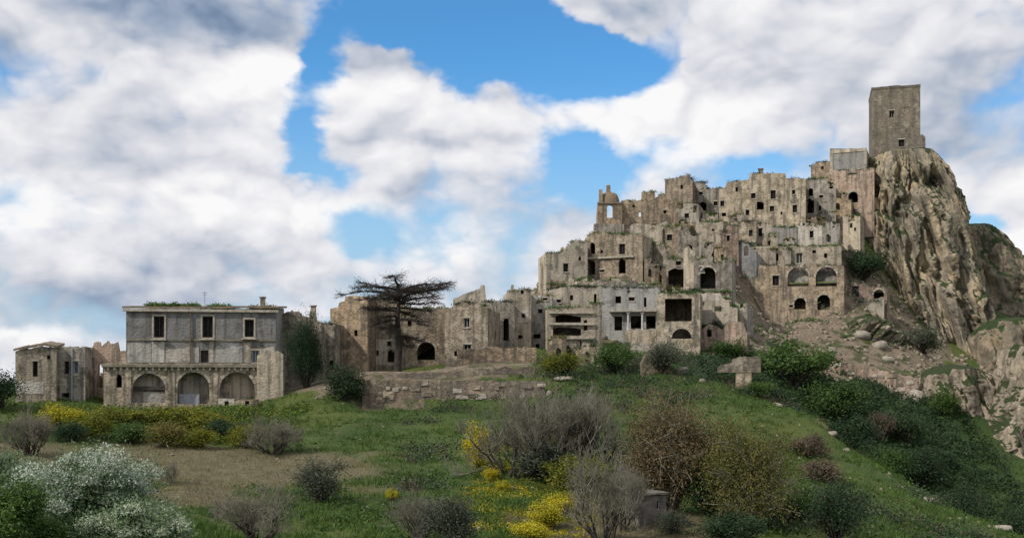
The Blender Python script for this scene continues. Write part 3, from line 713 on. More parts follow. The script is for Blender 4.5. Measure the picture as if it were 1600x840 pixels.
# ---------------------------------------------------------------- cliff and rocks
def facets(X, Y, Z, n, seed, squash):
    """fracture blocks: every cell of rock sits a little deeper or prouder and is tilted"""
    R_ = np.random.default_rng(seed); Q = np.stack([X.ravel(), Y.ravel(), Z.ravel() * squash], 1)
    lo, hi = Q.min(0), Q.max(0); S = R_.uniform(lo, hi, (n, 3)); off_ = R_.uniform(-1, 1, n); g = R_.normal(size=(n, 3)) * 0.22; out = np.empty(len(Q))
    S2 = (S ** 2).sum(1)
    for i in range(0, len(Q), 20000):
        q_ = Q[i:i + 20000]; d_ = S2[None] - 2 * q_ @ S.T; k = d_.argmin(1)
        out[i:i + 20000] = off_[k] + ((q_ - S[k]) * g[k]).sum(1)
    return out.reshape(X.shape)

def rock(name, rows, Yc, dep, mat, label, cat='rock', kind=None, nu=150, nv=110, amp=1.6, shear=0.30, seed=0.0, power=2.4, fine=0.35, lean=0.0, stretch=0.16, freq=0.22, blocks=500, chunk=0.5):
    """rows: py, px of the left flank, px of the right flank, from the top down"""
    rows = sorted(rows)
    py = np.array([r[0] for r in rows], float)
    tr = (py[-1] - py) / (py[-1] - py[0])
    z = (HZ - py) / F * (Yc - 0.85 * dep * (1 - 0.35 * tr) + lean * tr)      # heights are read off the near face
    L = (np.array([r[1] for r in rows], float) - 800) / F * Yc; R = (np.array([r[2] for r in rows], float) - 800) / F * Yc
    zz = np.linspace(z[-1], z[0], nv); o_ = z[::-1]
    Lz, Rz = np.interp(zz, o_, L[::-1]), np.interp(zz, o_, R[::-1])
    k = np.ones(5) / 5
    Lz = np.convolve(np.pad(Lz, 2, 'edge'), k, 'valid'); Rz = np.convolve(np.pad(Rz, 2, 'edge'), k, 'valid')
    tv = (zz - zz[0]) / (zz[-1] - zz[0])
    th = np.linspace(0, 2 * math.pi, nu, endpoint=False)
    TH, ZZ = np.meshgrid(th, zz)
    cx = ((Lz + Rz) / 2)[:, None]; hw = ((Rz - Lz) / 2)[:, None]
    dd = (dep * (1 - 0.35 * tv))[:, None]
    cs, sn = np.cos(TH), np.sin(TH)
    X = cx + hw * np.sign(cs) * np.abs(cs) ** (2 / power)
    Y = Yc + lean * tv[:, None] + dd * np.sign(sn) * np.abs(sn) ** (2 / power)
    s_ = X + shear * ZZ
    rid = ridged(s_ * freq + seed, Y * freq, ZZ * freq * stretch + seed, 5, 0.55)
    rid = 0.72 * rid + 0.34 * ridged(s_ * freq * 2.7 + seed, Y * freq * 2.7, ZZ * freq * stretch * 2.0, 3, 0.5)
    lump = fbm(X * 0.12 + seed, Y * 0.12, ZZ * 0.10, 3)
    fn = fbm(X * 0.9, Y * 0.9, ZZ * 0.6 + seed, 4, 0.6)
    crack = -np.clip(1 - 3.2 * np.abs(fbm(s_ * freq * 1.1 + seed + 40, Y * freq * 1.1, ZZ * freq * stretch * 1.3, 4, 0.55)), 0, 1) ** 1.5
    jx = X + 0.9 * fbm(X * 0.4, Y * 0.4, ZZ * 0.4 + seed, 3) + shear * ZZ
    fac = facets(jx, Y, ZZ, blocks, int(seed * 10), 0.24)
    edge = np.clip(np.minimum(1.0, (1 - tv[:, None]) * 6 + 0.25), 0, 1)
    disp = edge * (amp * (rid - 0.10) + amp * 0.6 * lump + fine * fn + 1.0 * amp * crack + chunk * fac)
    nl = np.hypot(cs, sn)
    X = X + disp * cs / nl * 0.45; Y = Y + disp * sn / nl
    Zf = ZZ + 0.3 * edge * fn + edge * 0.5 * lump
    V = np.stack([X, Y, Zf], -1).reshape(-1, 3)
    i = np.arange(nu * nv).reshape(nv, nu); j = np.roll(i, -1, 1)
    faces = np.stack([i[:-1], j[:-1], j[1:], i[1:]], -1).reshape(-1, 4)
    top = V[(nv - 1) * nu:]; c_ = top.mean(0)
    V = [V]; fl = [faces]; prev = (nv - 1) * nu + np.arange(nu); n = nu * nv
    for s in (0.75, 0.45, 0.12):
        ring = c_ + (top - c_) * s; ring[:, 2] += 0.8 * (1 - s) + 0.5 * fbm(ring[:, 0] * 0.5, ring[:, 1] * 0.5, seed, 3)
        V.append(ring); cur = n + np.arange(nu); n += nu
        fl.append(np.stack([prev, np.roll(prev, -1), np.roll(cur, -1), cur], -1)); prev = cur
    base = c_.copy(); base[2] += 0.8
    V.append(np.repeat(base[None], nu, 0) + (top - c_) * 0.004); cur = n + np.arange(nu)
    fl.append(np.stack([prev, np.roll(prev, -1), np.roll(cur, -1), cur], -1))
    me = np_mesh(name, np.concatenate(V), np.concatenate(fl))
    o = link_mesh(name, me, mat, None, False)
    tag(o, label, None if kind == 'structure' else cat, None, kind)
    return o

rock('cliff', [(234, 1360, 1450), (240, 1358, 1462), (252, 1356, 1476), (270, 1354, 1484), (300, 1346, 1491), (330, 1340, 1497), (370, 1338, 1503), (420, 1348, 1511), (480, 1368, 1520), (530, 1392, 1526), (580, 1412, 1532), (620, 1425, 1540)],
     212, 19, MAT['rock'], 'steep ochre cliff carrying the tower', kind='structure', nu=420, nv=280, amp=3.0, seed=3.1, lean=3, fine=0.8, stretch=0.12, freq=0.21, blocks=1500, chunk=0.8)
rock('hill', [(352, 1440, 1530), (362, 1420, 1545), (385, 1410, 1570), (420, 1400, 1600), (470, 1390, 1650), (560, 1380, 1720), (650, 1380, 1760)],
     246, 30, MAT['rockdark'], 'dark green topped rock hill behind the cliff', kind='structure', nu=200, nv=130, amp=2.0, seed=8.4, lean=4)
rock('rock_spire', [(544, 1583, 1592), (560, 1577, 1602), (600, 1572, 1612), (640, 1556, 1630), (680, 1528, 1650), (720, 1510, 1670), (770, 1500, 1680), (830, 1500, 1690)],
     150, 9, MAT['rockpale'], 'tall pale rock spire at the lower right edge', nu=200, nv=170, amp=0.8, seed=15.2, fine=0.35, freq=0.4)
rock('rock_outcrop', [(576, 1456, 1516), (586, 1438, 1540), (620, 1430, 1556), (660, 1436, 1566), (720, 1462, 1580), (780, 1486, 1590)],
     157, 8, MAT['rockpale'], 'broken pale outcrop with grassy ledges below the cliff foot', nu=160, nv=110, amp=1.2, seed=21.7, fine=0.6, freq=0.5)
rock('rock_outcrop', [(500, 1540, 1640), (520, 1525, 1660), (580, 1520, 1680), (680, 1520, 1690), (740, 1530, 1690)],
     192, 11, MAT['rockdark'], 'dark mossy rock shoulder between cliff and pale spire', nu=160, nv=110, amp=1.5, seed=27.9)
rock('rock_slab', [(498, 1332, 1372), (506, 1318, 1392), (522, 1300, 1404), (548, 1290, 1425), (575, 1300, 1440)],
     180, 5, MAT['rockpale'], 'slanting bare rock slab below the cave house', nu=140, nv=80, amp=1.3, seed=33.0, fine=0.6, shear=-1.2, freq=0.5)

# ---------------------------------------------------------------- buildings
def wall_panel(mb, A, B, zb, top, ops, th, jag=0.0, step=0.7):
    """a wall from A to B (local x, y), outer face on the line, thickness th to the left of A->B; real openings"""
    A = np.array(A, float); B = np.array(B, float); L = float(np.hypot(*(B - A))); d = (B - A) / L; n = np.array((-d[1], d[0]))
    tu = [q_[0] for q_ in top]; tz = [q_[1] for q_ in top]
    us = {0.0, L}
    us |= {float(np.clip(u, 0, L)) for u in tu}
    for o in ops:
        us |= {max(o['u0'], 0.0), min(o['u1'], L)}
        if 'rag' in o:
            for k in (0.2, 0.45, 0.7): us.add(o['u0'] + (o['u1'] - o['u0']) * k)
        if o.get('arch'):
            for k in range(1, 12): us.add(o['u0'] + (o['u1'] - o['u0']) * (0.5 - 0.5 * math.cos(math.pi * k / 12)))
    if jag > 0:
        k = max(2, int(L / step))
        us |= {L * (i + random.uniform(-0.3, 0.3)) / k for i in range(1, k)}
    us = sorted(u for u in us if -1e-6 <= u <= L + 1e-6)
    us = [us[0]] + [b_ for a_, b_ in zip(us, us[1:]) if b_ - a_ > 1e-3]
    jg = {u: (random.uniform(-1, 0.6) * jag if 0 < u < L else random.uniform(-0.6, 0.2) * jag) for u in us}
    def T(u): return float(np.interp(u, tu, tz)) + jg.get(u, 0.0)
    def OT(o, u):
        if not o.get('arch'):
            if 'rag' in o: return o['z1'] + float(np.interp((u - o['u0']) / max(o['u1'] - o['u0'], 1e-6), (0, 0.2, 0.45, 0.7, 1), o['rag']))
            return o['z1']
        r = (o['u1'] - o['u0']) / 2; c_ = (o['u0'] + o['u1']) / 2; rise = min(r, (o['z1'] - o['z0']) * 0.85)
        return o['z1'] - rise + rise * math.sqrt(max(0.0, 1 - ((u - c_) / r) ** 2))
    def pt(u, off, z):
        p_ = A + d * u + n * off; return (p_[0], p_[1], z)
    for ua, ub in zip(us, us[1:]):
        mid = (ua + ub) / 2
        cov = sorted([o for o in ops if o['u0'] < mid < o['u1']], key=lambda o: o['z0'])
        la, lb = zb, zb; spans = []
        for o in cov:
            if o['z0'] > min(la, lb): spans.append((la, lb, o['z0'], o['z0']))
            la, lb = max(la, OT(o, ua)), max(lb, OT(o, ub))
        spans.append((la, lb, max(T(ua), la + 0.02), max(T(ub), lb + 0.02)))
        for a0, b0, a1, b1 in spans:
            mb.quad(pt(ua, 0, a0), pt(ub, 0, b0), pt(ub, 0, b1), pt(ua, 0, a1))
            mb.quad(pt(ub, th, b0), pt(ua, th, a0), pt(ua, th, a1), pt(ub, th, b1))
            mb.quad(pt(ua, 0, a1), pt(ub, 0, b1), pt(ub, th, b1), pt(ua, th, a1))
            mb.quad(pt(ua, th, a0), pt(ub, th, b0), pt(ub, 0, b0), pt(ua, 0, a0))
    for o in ops:
        for u in (o['u0'], o['u1']):
            mb.quad(pt(u, 0, o['z0']), pt(u, 0, OT(o, u)), pt(u, th, OT(o, u)), pt(u, th, o['z0']))
    for u in (0.0, L):
        mb.quad(pt(u, 0, zb), pt(u, 0, T(u)), pt(u, th, T(u)), pt(u, th, zb))

def leaf_cloud(centers, size, flat=0.0, r=None):
    """diamond leaves at the given points, returns verts and faces"""
    r = r or rng
    n = len(centers); c_ = np.asarray(centers, float)
    a = r.normal(size=(n, 3)); a[:, 2] *= (1 - flat); a /= np.linalg.norm(a, axis=1)[:, None]
    b_ = r.normal(size=(n, 3)); b_ -= (b_ * a).sum(1)[:, None] * a; b_ /= np.linalg.norm(b_, axis=1)[:, None]
    s = (size * r.uniform(0.6, 1.4, n))[:, None]
    v = np.stack([c_ - a * s, c_ + b_ * s * 0.5, c_ + a * s, c_ - b_ * s * 0.5], 1).reshape(-1, 3)
    return v, np.arange(n * 4).reshape(n, 4)

def weeds_part(parent, x0, x1, y0, y1, zf, amount, mat='leaf'):
    pts = []
    for k in range(int(6 + 17 * amount * (x1 - x0) / 6)):
        cx_, cy_ = random.uniform(x0, x1), random.uniform(y0, y1) if y1 > y0 else y0
        rr = random.uniform(0.25, 0.75)
        for i in range(int(110 * rr)):
            g = rng.normal(size=3) * rr * (0.55, 0.5, 0.32)
            pts.append((cx_ + g[0], cy_ + g[1], zf(cx_) + abs(g[2])))
    v, f_ = leaf_cloud(pts, 0.105)
    return link_mesh('roof_weeds', np_mesh('roof_weeds', v, f_), MAT[mat], parent)

def window_part(parent, u0, u1, z0, z1, fm='wood', dark='dark_fill', depth=0.28, sill=True, name='window'):
    t_ = min(0.09, (u1 - u0) * 0.16)
    mb = MB()
    mb.box(u0, u0 + t_, depth, depth + 0.08, z0, z1); mb.box(u1 - t_, u1, depth, depth + 0.08, z0, z1)
    mb.box(u0 + t_, u1 - t_, depth, depth + 0.08, z1 - t_, z1); mb.box(u0 + t_, u1 - t_, depth, depth + 0.08, z0, z0 + t_)
    if u1 - u0 > 0.7: mb.box((u0 + u1) / 2 - 0.03, (u0 + u1) / 2 + 0.03, depth + 0.005, depth + 0.075, z0 + t_, z1 - t_)
    w = mb.build(name, MAT[fm], parent)
    mp = MB()
    if name == 'door':
        nb = 4; bw = (u1 - u0 - 2 * t_) / nb
        for k in range(nb): mp.box(u0 + t_ + k * bw + 0.008, u0 + t_ + (k + 1) * bw - 0.008, depth + 0.085, depth + 0.12 + 0.01 * (k % 2), z0, z1 - t_)
        mp.build('door_leaf', MAT[dark], w)
    else:
        mp.box(u0 + t_, u1 - t_, depth + 0.085, depth + 0.10, z0 + t_, z1 - t_)
        mp.build('shutter' if dark == 'bluepaint' else 'dark_sheet', MAT[dark], w)  # without a shutter, a near-black sheet imitates the shade inside
    if name == 'window' and u1 - u0 > 0.5 and depth > 0.2:
        ml = MB(); ml.box(u0 - 0.15, u1 + 0.15, -0.05, 0.2, z1 + 0.002, z1 + 0.2, 0.015); ml.build('lintel', MAT['trim'], w)
    if sill:
        ms_ = MB(); ms_.box(u0 - 0.12, u1 + 0.12, -0.10, 0.27, z0 - 0.14, z0 - 0.002); ms_.build('sill', MAT['trim'], w)
    return w

def local_frame(box, Y, yaw):
    x0, x1, yt, yb = box
    c_ = P((x0 + x1) / 2, yb, Y); a = math.radians(yaw); cs, sn = math.cos(a), math.sin(a)
    def uz(px, py):
        k = (px - 800) / F
        u = (k * c_.y - c_.x) / (cs - k * sn)
        return u, (HZ - py) / F * (c_.y + u * sn) - c_.z
    return c_, a, uz

def build_house(s):
    x0, x1, yt, yb = s['box']; d = s['d']
    s['yaw'] = s['yaw'] - math.degrees(math.atan(((x0 + x1) / 2 - 800) / F)) * (0.95 if x0 > 800 else 0.55)   # fronts look out over the valley
    c_, yaw, uz = local_frame(s['box'], s['Y'], s['yaw'])
    root = empty(s['name'], c_, yaw)
    tag(root, s['label'], s['cat'])
    mat = MAT[s['mat']]
    ua, ub = uz(x0, yb)[0], uz(x1, yb)[0]; w = ub - ua
    if s['top']: prof = [uz(*q_) for q_ in s['top']]
    else: prof = [uz(x0, yt), uz(x1, yt)]
    prof = [(u - ua, z) for u, z in prof]
    if x0 > 790 and not s['top'] and s['name'] not in ('bastion', 'row_house', 'columned_house', 'arcaded_house') and w > 2:
        z_ = prof[0][1]; n_ = max(3, int(w / 1.3)); prof = []
        drop = 0.0
        for i in range(n_):
            drop = random.choice((0.0, 0.0, 0.15, 0.4, 0.9)) * min(1.0, z_ * 0.25)
            prof += [(w * (i + 0.02) / n_, z_ - drop), (w * (i + 0.98) / n_, z_ - drop + random.uniform(-0.15, 0.1))]
    skirt = s.get('skirt', 4.0); th = 0.5 if w > 3 else 0.3
    ops = []
    for o in s['ops']:
        k, px, py, pw, ph = o
        u0, z0 = uz(px - pw / 2, py + ph / 2); u1, z1 = uz(px + pw / 2, py - ph / 2)
        ops.append(dict(u0=max(u0 - ua, 0.15), u1=min(u1 - ua, w - 0.15), z0=z0, z1=z1, arch=k in 'apP', kind=k))
        if k == 'o' and pw > 5 and z1 - z0 > 0.8 and s['name'] not in ('columned_house', 'arcaded_house'):
            a_ = min(0.4, 0.22 * (z1 - z0)); ops[-1]['rag'] = [random.uniform(-1.3, 0.2) * a_, random.uniform(-0.5, 0.5) * a_, random.uniform(-0.2, 0.8) * a_, random.uniform(-0.6, 0.5) * a_, random.uniform(-1.3, 0.2) * a_]
    # front
    mb = MB(); wall_panel(mb, (ua, 0), (ub, 0), -skirt, prof, ops, th, s['jag'])
    mb.build('wall', mat, root)
    zl, zr = prof[0][1], prof[-1][1]
    tops = [z for u, z in prof]; zmin = min(tops)
    ruin = s['roof'] == 'none'
    rise = d * (0.07 if s.get('mansion') or s.get('low') else 0.16) if s['roof'] == 'tile' else 0.0
    # sides and rear
    for (Aq, Bq, za, zb_) in (((ub, th), (ub, d), zr, (zmin + zr) / 2 if not ruin else zr * random.uniform(0.5, 0.9)), ((ua, d), (ua, th), (zmin + zl) / 2 if not ruin else zl * random.uniform(0.5, 0.9), zl)):
        if rise:
            za, zb_ = (zr, zr + rise) if Aq[0] == ub else (zl + rise, zl)
        mb = MB(); so = []
        Ls = d - th
        if Ls > 4 and s['mat'] != 'tower' and s['name'] not in ('arcade', 'bastion', 'arched_bastion', 'ruined_wall'):
            q_ = Ls * random.uniform(0.3, 0.6); zz = min(za, zb_) * random.uniform(0.45, 0.6)
            if zz > 1.5: so = [dict(u0=q_, u1=q_ + 0.8, z0=zz, z1=zz + 1.2)]
        wall_panel(mb, Aq, Bq, -skirt, [(0, za), (Ls, zb_)], so, th if d > 2 else 0.25, s['jag'])
        mb.build('wall', mat, root)
    if d > 2:
        mb = MB(); zr_ = zmin + rise - (0.0 if not ruin else zmin * 0.35)
        wall_panel(mb, (ub - th, d), (ua + th, d), -skirt, [(0, zr_), (max(w - 2 * th, 0.2), zr_)], [], 0.3, s['jag'])
        mb.build('wall', mat, root)
    if s['roof'] == 'flat':
        mb = MB(); mb.box(ua + th - 0.1, ub - th + 0.1, th - 0.1, d - 0.1, zmin - 0.62, zmin - 0.34)
        mb.build('roof', MAT['roofmoss'], root)
    elif s['roof'] == 'tile':
        mb = MB(); e_ = 0.18 if s.get('low') else 0.35; n_ = max(6, int(w / 0.9))
        for i in range(n_):   # rows of tile courses running down to the eave, a little uneven
            p0, p1 = ua - e_ + (w + 2 * e_) * i / n_, ua - e_ + (w + 2 * e_) * (i + 1) / n_
            za = float(np.interp(p0 - ua, [q_[0] for q_ in prof], tops)) + random.uniform(0.0, 0.10); zb_ = float(np.interp(p1 - ua, [q_[0] for q_ in prof], tops)) + random.uniform(0.0, 0.10)
            sl = rise / d
            lo = [(p0, -e_, za - e_ * sl), (p1, -e_, zb_ - e_ * sl), (p1, d + e_, zb_ + rise + e_ * sl), (p0, d + e_, za + rise + e_ * sl)]
            hi = [(a_, b_, c2 + 0.22) for a_, b_, c2 in lo]
            mb.poly(lo[::-1]); mb.poly(hi)
            for k in range(4): mb.quad(lo[k], lo[(k + 1) % 4], hi[(k + 1) % 4], hi[k])
        rf = mb.build('roof', MAT['roof'], root)
    if s.get('chimney'):
        px, py, pw = s['chimney']; u, z = uz(px, py); hw_ = pw / F * s['Y'] / 2
        zb_ = float(np.interp(u - ua, [q_[0] for q_ in prof], tops))
        mb = MB(); mb.box(u - hw_, u + hw_, 0.7, 0.7 + 2 * hw_, zb_ - 0.6, z - 0.12); mb.box(u - hw_ - 0.1, u + hw_ + 0.1, 0.6, 0.8 + 2 * hw_, z - 0.119, z)
        mb.build('chimney', MAT['tan'], root)
    # openings
    for o in ops:
        u0, u1 = o['u0'] + ua, o['u1'] + ua; z0, z1 = o['z0'], o['z1']; k = o['kind']
        if u1 - u0 < 0.12: continue
        if k == 'w': window_part(root, u0, u1, z0, z1, s.get('frame', 'wood'), 'dark_fill', sill=(u1 - u0 > 0.55))
        elif k == 's': window_part(root, u0, u1, z0, z1, 'paint', 'bluepaint')
        elif k == 'd': window_part(root, u0, u1, z0, z1, 'paint' if s['name'] == 'row_house' else 'wood', 'wood', sill=False, name='door')
        elif k == 'a':
            mb = MB(); wall_panel(mb, (u0 - 0.3, 1.15), (u1 + 0.3, 1.15), z0 - 0.5, [(0, z1 + 0.2), (u1 - u0 + 0.6, z1 + 0.2)], [], 0.2)
            mb.build('niche_wall', MAT['pale'] if s['name'] == 'arcade' else MAT['grey'], root)
        if k in 'ap' and u1 - u0 > 1.2:      # ring of wedge stones round the arch
            r_ = (u1 - u0) / 2; cu = (u0 + u1) / 2; rise_ = min(r_, (z1 - z0) * 0.85); zc = z1 - rise_; N_ = 11
            for i in range(N_):
                a0, a1 = math.pi * (i + 0.06) / N_, math.pi * (i + 0.94) / N_
                mb = MB(); i0, i1 = 1.002, 1.0 + 0.30 / r_
                ring = [(cu + r_ * q1 * math.cos(q2), zc + rise_ * (q1 if True else 1) * math.sin(q2)) for q1, q2 in ((i0, a0), (i1, a0), (i1, a1), (i0, a1))]
                pr = -0.05 - random.uniform(0, 0.03)
                fr = [(a_, pr, b_) for a_, b_ in ring]; bk = [(a_, 0.05, b_) for a_, b_ in ring]
                mb.poly(fr[::-1]); mb.poly(bk)
                for j in range(4): mb.quad(fr[j], fr[(j + 1) % 4], bk[(j + 1) % 4], bk[j])
                mb.build('arch_stone', MAT['trim'] if i % 3 else MAT['tan'], root)
    # patches of limewash that stand on the wall as a thin render coat
    if s.get('foot'):
        mt_, p0, p1, q0, q1 = s['foot']; u0, z1 = uz(p0, q0); u1, z0 = uz(p1, q1)
        mb = MB(); hole = [dict(u0=max(o['u0'] + ua - u0 - 0.1, 0.05), u1=min(o['u1'] + ua - u0 + 0.1, u1 - u0 - 0.05), z0=o['z0'] - 0.15, z1=o['z1'] + 0.1) for o in ops
                           if o['u0'] + ua < u1 and o['u1'] + ua > u0 and o['z0'] < z1 and o['z1'] > z0]
        hole = [h_ for h_ in hole if h_['u1'] > h_['u0']]
        for h_ in hole: h_['z0'] = max(h_['z0'], z0 + 0.02); h_['z1'] = min(h_['z1'], z1 - 0.25)
        wall_panel(mb, (u0, -0.035), (u1, -0.035), z0, [(0, z1), (u1 - u0, z1)], [h_ for h_ in hole if h_['z1'] > h_['z0']], 0.034, 0.12)
        mb.build('render_coat', MAT[mt_], root)
    if s.get('ledges'):
        for py in s['ledges']:
            z = uz((x0 + x1) / 2, py)[1]
            mb = MB(); mb.box(ua + 0.2, ub - 0.15 * w, -0.35, -0.003, z - 0.14, z + 0.14, 0.03); mb.build('ledge', MAT['trim'], root)
    if s.get('pipe'):
        u = uz(s['pipe'], yb)[0]; mb = MB()
        mb.box(u - 0.07, u + 0.07, -0.16, -0.02, -0.5, zmin - 0.2); mb.build('drainpipe', MAT['steel'], root)
    if s.get('ledge') == 'arcade':
        mb = MB(); mb.box(ua - 0.15, ub + 0.1, -0.42, -0.003, zmin - 0.42, zmin - 0.10, 0.02); mb.build('ledge', MAT['darktrim'], root)
        N_ = 24
        for i in range(N_):
            u = ua + 0.5 + (w - 3.6) * i / (N_ - 1)
            mb = MB(); mb.box(u - 0.11, u + 0.11, -0.32, -0.003, zmin - 0.72, zmin - 0.425); mb.build('corbel', MAT['trim'], root)
        u0, z1 = uz(402, 548); u1, z0 = uz(442, 645)      # whitewashed end pier
        mb = MB(); wall_panel(mb, (u0, -0.45), (u1 + 0.05, -0.45), z0 - 1.5, [(0, z1 - 0.5), (0.7, z1 - 0.1), (u1 - u0 - 0.5, z1), (u1 - u0 + 0.05, z1 - 0.4)], [], 3.4, 0.2, 0.4); mb.build('pier', MAT['pale'], root)
        for px in (200, 268, 335):                          # shallow pilasters between the arches
            u, z = uz(px, 600); mb = MB(); mb.box(u - 0.35, u + 0.35, -0.14, -0.003, -3, zmin - 0.73); mb.build('pilaster', MAT['tan'], root)
        u0, z1 = uz(222, 612); u1, z0 = uz(258, 632)
        mb = MB(); mb.box(u0, u1 - 0.05, 0.62, 0.70, z0 - 0.3, z1); mb.build('panel', MAT['blue'], root)
        u0, z1 = uz(208, 603); u1, z0 = uz(257, 609)
        mb = MB(); mb.box(u0 + 0.05, u1 - 0.05, 0.45, 0.95, z0, z1); mb.build('beam', MAT['wood'], root)
        u0, z1 = uz(278, 615); u1, z0 = uz(310, 632)
        mb = MB(); mb.box(u0, u1, 0.75, 0.95, z0 - 0.3, z1); mb.build('panel', MAT['steel'], root)
    if s.get('mansion'):
        mb = MB(); mb.box(ua - 0.30, ub + 0.30, -0.36, -0.003, zmin - 0.30, zmin - 0.02, 0.01); mb.build('cornice', MAT['trim'], root)
        zb_ = uz(300, 531)[1]
        mb = MB(); mb.box(ua + 0.02, ub - 0.02, -0.10, -0.003, zb_ - 0.10, zb_ + 0.10); mb.build('string_course', MAT['darktrim'], root)
        u = uz(298, 500)[0]; mb = MB(); mb.box(u - 0.07, u + 0.07, -0.26, -0.12, 0.1, zmin - 0.31); mb.build('drainpipe', MAT['metal'], root)
        wall_op = [dict(u0=o['u0'], u1=o['u1'], z0=max(o['z0'], 0.02), z1=o['z1']) for o in ops if o['z0'] < zb_ - 1]
        for (p0, p1, q0, q1, mt_) in ((199, 236, 537, 566, 'blue'), (237, 257, 532, 566, 'white'), (259, 311, 541, 566, 'white'), (327, 334, 531, 566, 'white'), (335, 379, 541, 566, 'blue'), (381, 392, 533, 566, 'white'), (406, 429, 540, 566, 'white')):
            u0, z1 = uz(p0, q0); u1, z0 = uz(p1, q1)
            mb = MB(); wall_panel(mb, (u0, -0.04), (u1, -0.04), z0, [(0, z1), (u1 - u0, z1)], [], 0.038, 0.25, 0.5); mb.build('render_coat', MAT[mt_], root)
        for o in ops:
            if o['kind'] == 'w':
                for sx_ in (o['u0'] + ua - 0.20, o['u1'] + ua + 0.02):
                    mb = MB(); mb.box(sx_, sx_ + 0.18, -0.06, -0.003, o['z0'], o['z1'] + 0.2); mb.build('window_surround', MAT['trim'], root)
                u, z = (o['u0'] + o['u1']) / 2 + ua, zb_
                mb = MB(); mb.box(u - 0.85, u + 0.85, -0.55, -0.103, o['z0'] - 0.30, o['z0'] - 0.15, 0.01); mb.build('balcony_slab', MAT['trim'], root)
        u, z = uz(409, 462); zt_ = zmin + 0.7
        mb = MB(); mb.box(u - 0.28, u + 0.28, 1.0, 1.6, zmin, z - 0.15); mb.box(u - 0.36, u + 0.36, 0.92, 1.68, z - 0.149, z); mb.build('chimney', MAT['tan'], root)
        u, z = uz(316, 452); mb = MB(); mb.box(u - 0.02, u + 0.02, 2.0, 2.04, zmin, z); mb.box(u - 0.30, u + 0.30, 1.97, 1.999, z - 0.25, z - 0.21); mb.box(u - 0.2, u + 0.2, 1.97, 1.999, z - 0.5, z - 0.46); mb.build('aerial', MAT['metal'], root)
        for (a_, b_, hgt) in ((226, 302, 0.55), (325, 352, 0.35), (390, 426, 0.25)):
            ua_, ub_ = uz(a_, 480)[0], uz(b_, 480)[0]
            weeds_part(root, ua_, ub_, 0.4, 3.2, lambda q_: zmin + 0.12 + hgt * 0.5, 3.4, 'leafgold' if a_ > 380 else 'leaf')
    if s.get('portico'):
        pa, pb, qa, qb = s['portico']
        for px in (pa, pb):
            u, z1 = uz(px, qa); z0 = uz(px, qb)[1]; mb = MB(); r_ = 0.17
            for k in range(10):
                a0, a1 = 2 * math.pi * k / 10, 2 * math.pi * (k + 1) / 10
                mb.quad((u + r_ * math.cos(a0), -0.7 + r_ * math.sin(a0), z0 - 1), (u + r_ * math.cos(a1), -0.7 + r_ * math.sin(a1), z0 - 1), (u + r_ * 0.9 * math.cos(a1), -0.7 + r_ * 0.9 * math.sin(a1), z1), (u + r_ * 0.9 * math.cos(a0), -0.7 + r_ * 0.9 * math.sin(a0), z1))
            mb.box(u - 0.25, u + 0.25, -0.95, -0.45, z1, z1 + 0.15); mb.build('pillar', MAT['paint'], root)
        u0, z1 = uz(pa - 30, qa - 4); u1 = uz(pb + 22, qa)[0]
        mb = MB(); mb.box(u0, u1, -1.1, -0.003, z1 - 0.15, z1 + 0.12, 0.02); mb.build('porch_roof', MAT['trim'], root)
        u0, z1 = uz(pa - 4, qb); mb = MB(); mb.box(u0, u1, -1.3, -0.003, z1 - 2.5, z1, 0.02); mb.build('porch_floor', MAT['pale'], root)
    if s.get('rim'):
        for (a_, b_, c0, c1) in ((ua - 0.04, ua + 0.55, -0.6, zmin - 0.5), (ub - 0.5, ub + 0.04, -0.6, zmin - 0.5), (ua - 0.04, ub + 0.04, zmin - 0.49, zmin + 0.1), (ua - 0.06, ub + 0.06, -0.4, 0.45)):
            mb = MB(); mb.box(a_, b_, -0.12 if c1 > 1 else -0.18, -0.003, c0, c1, 0.02); mb.build('rim', MAT['pale'], root)
    if s.get('church'):
        u, z = uz(953, 316); hw_ = 17 / F * s['Y']
        mb = MB(); R_, S_ = 20, 8       # ruined brick dome, open on one side
        for i in range(R_):
            for k in range(S_):
                q_ = []
                for (ii, kk) in ((i, k), (i + 1, k), (i + 1, k + 1), (i, k + 1)):
                    a_ = 2 * math.pi * ii / R_; t_ = 0.5 * math.pi * kk / S_
                    ct = math.cos(t_) ** 0.55; q_.append((u + hw_ * 0.98 * math.cos(a_) * ct + 0.05 * math.sin(7 * a_ + 3 * t_), 1.6 + 1.55 * math.sin(a_) * ct, z - 0.15 + 2.1 * math.sin(t_) + 0.12 * math.sin(5 * a_ + 9 * t_)))
                mb.poly(q_)
        dm = mb.build('dome', MAT['rust_dome'], root)
        mb = MB(); u2, z2 = uz(952, 287); mb.box(u2 - 0.36, u2 + 0.36, 1.3, 1.9, z + 1.6, z2); mb.box(u2 - 0.40, u2 + 0.40, 1.2, 2.0, z + 1.95, z + 2.15); mb.build('finial', MAT['warm'], dm)
        mb = MB(); u2, z2 = uz(939, 296); mb.box(u2 - 0.32, u2 + 0.28, 0.05, 0.6, z - 0.1, z2, 0.05); mb.build('pinnacle', MAT['warm'], root)
        mb = MB(); mb.box(ua - 0.12, ub + 0.12, -0.16, -0.003, z - 0.25, z - 0.02, 0.02); mb.build('cornice', MAT['darktrim'], root)
        mb = MB(); u0, z0 = uz(927, 356); u1 = uz(973, 356)[0]; mb.box(u0, u1, -1.6, -0.003, z0 - 1.2, z0 + 0.5, 0.05); mb.build('plinth', MAT['grey'], root)
    midtown = x0 > 790 and s['name'] not in ('church_ruin', 'church_nave', 'palace', 'bastion', 'arched_bastion', 'ruined_wall') and d > 2
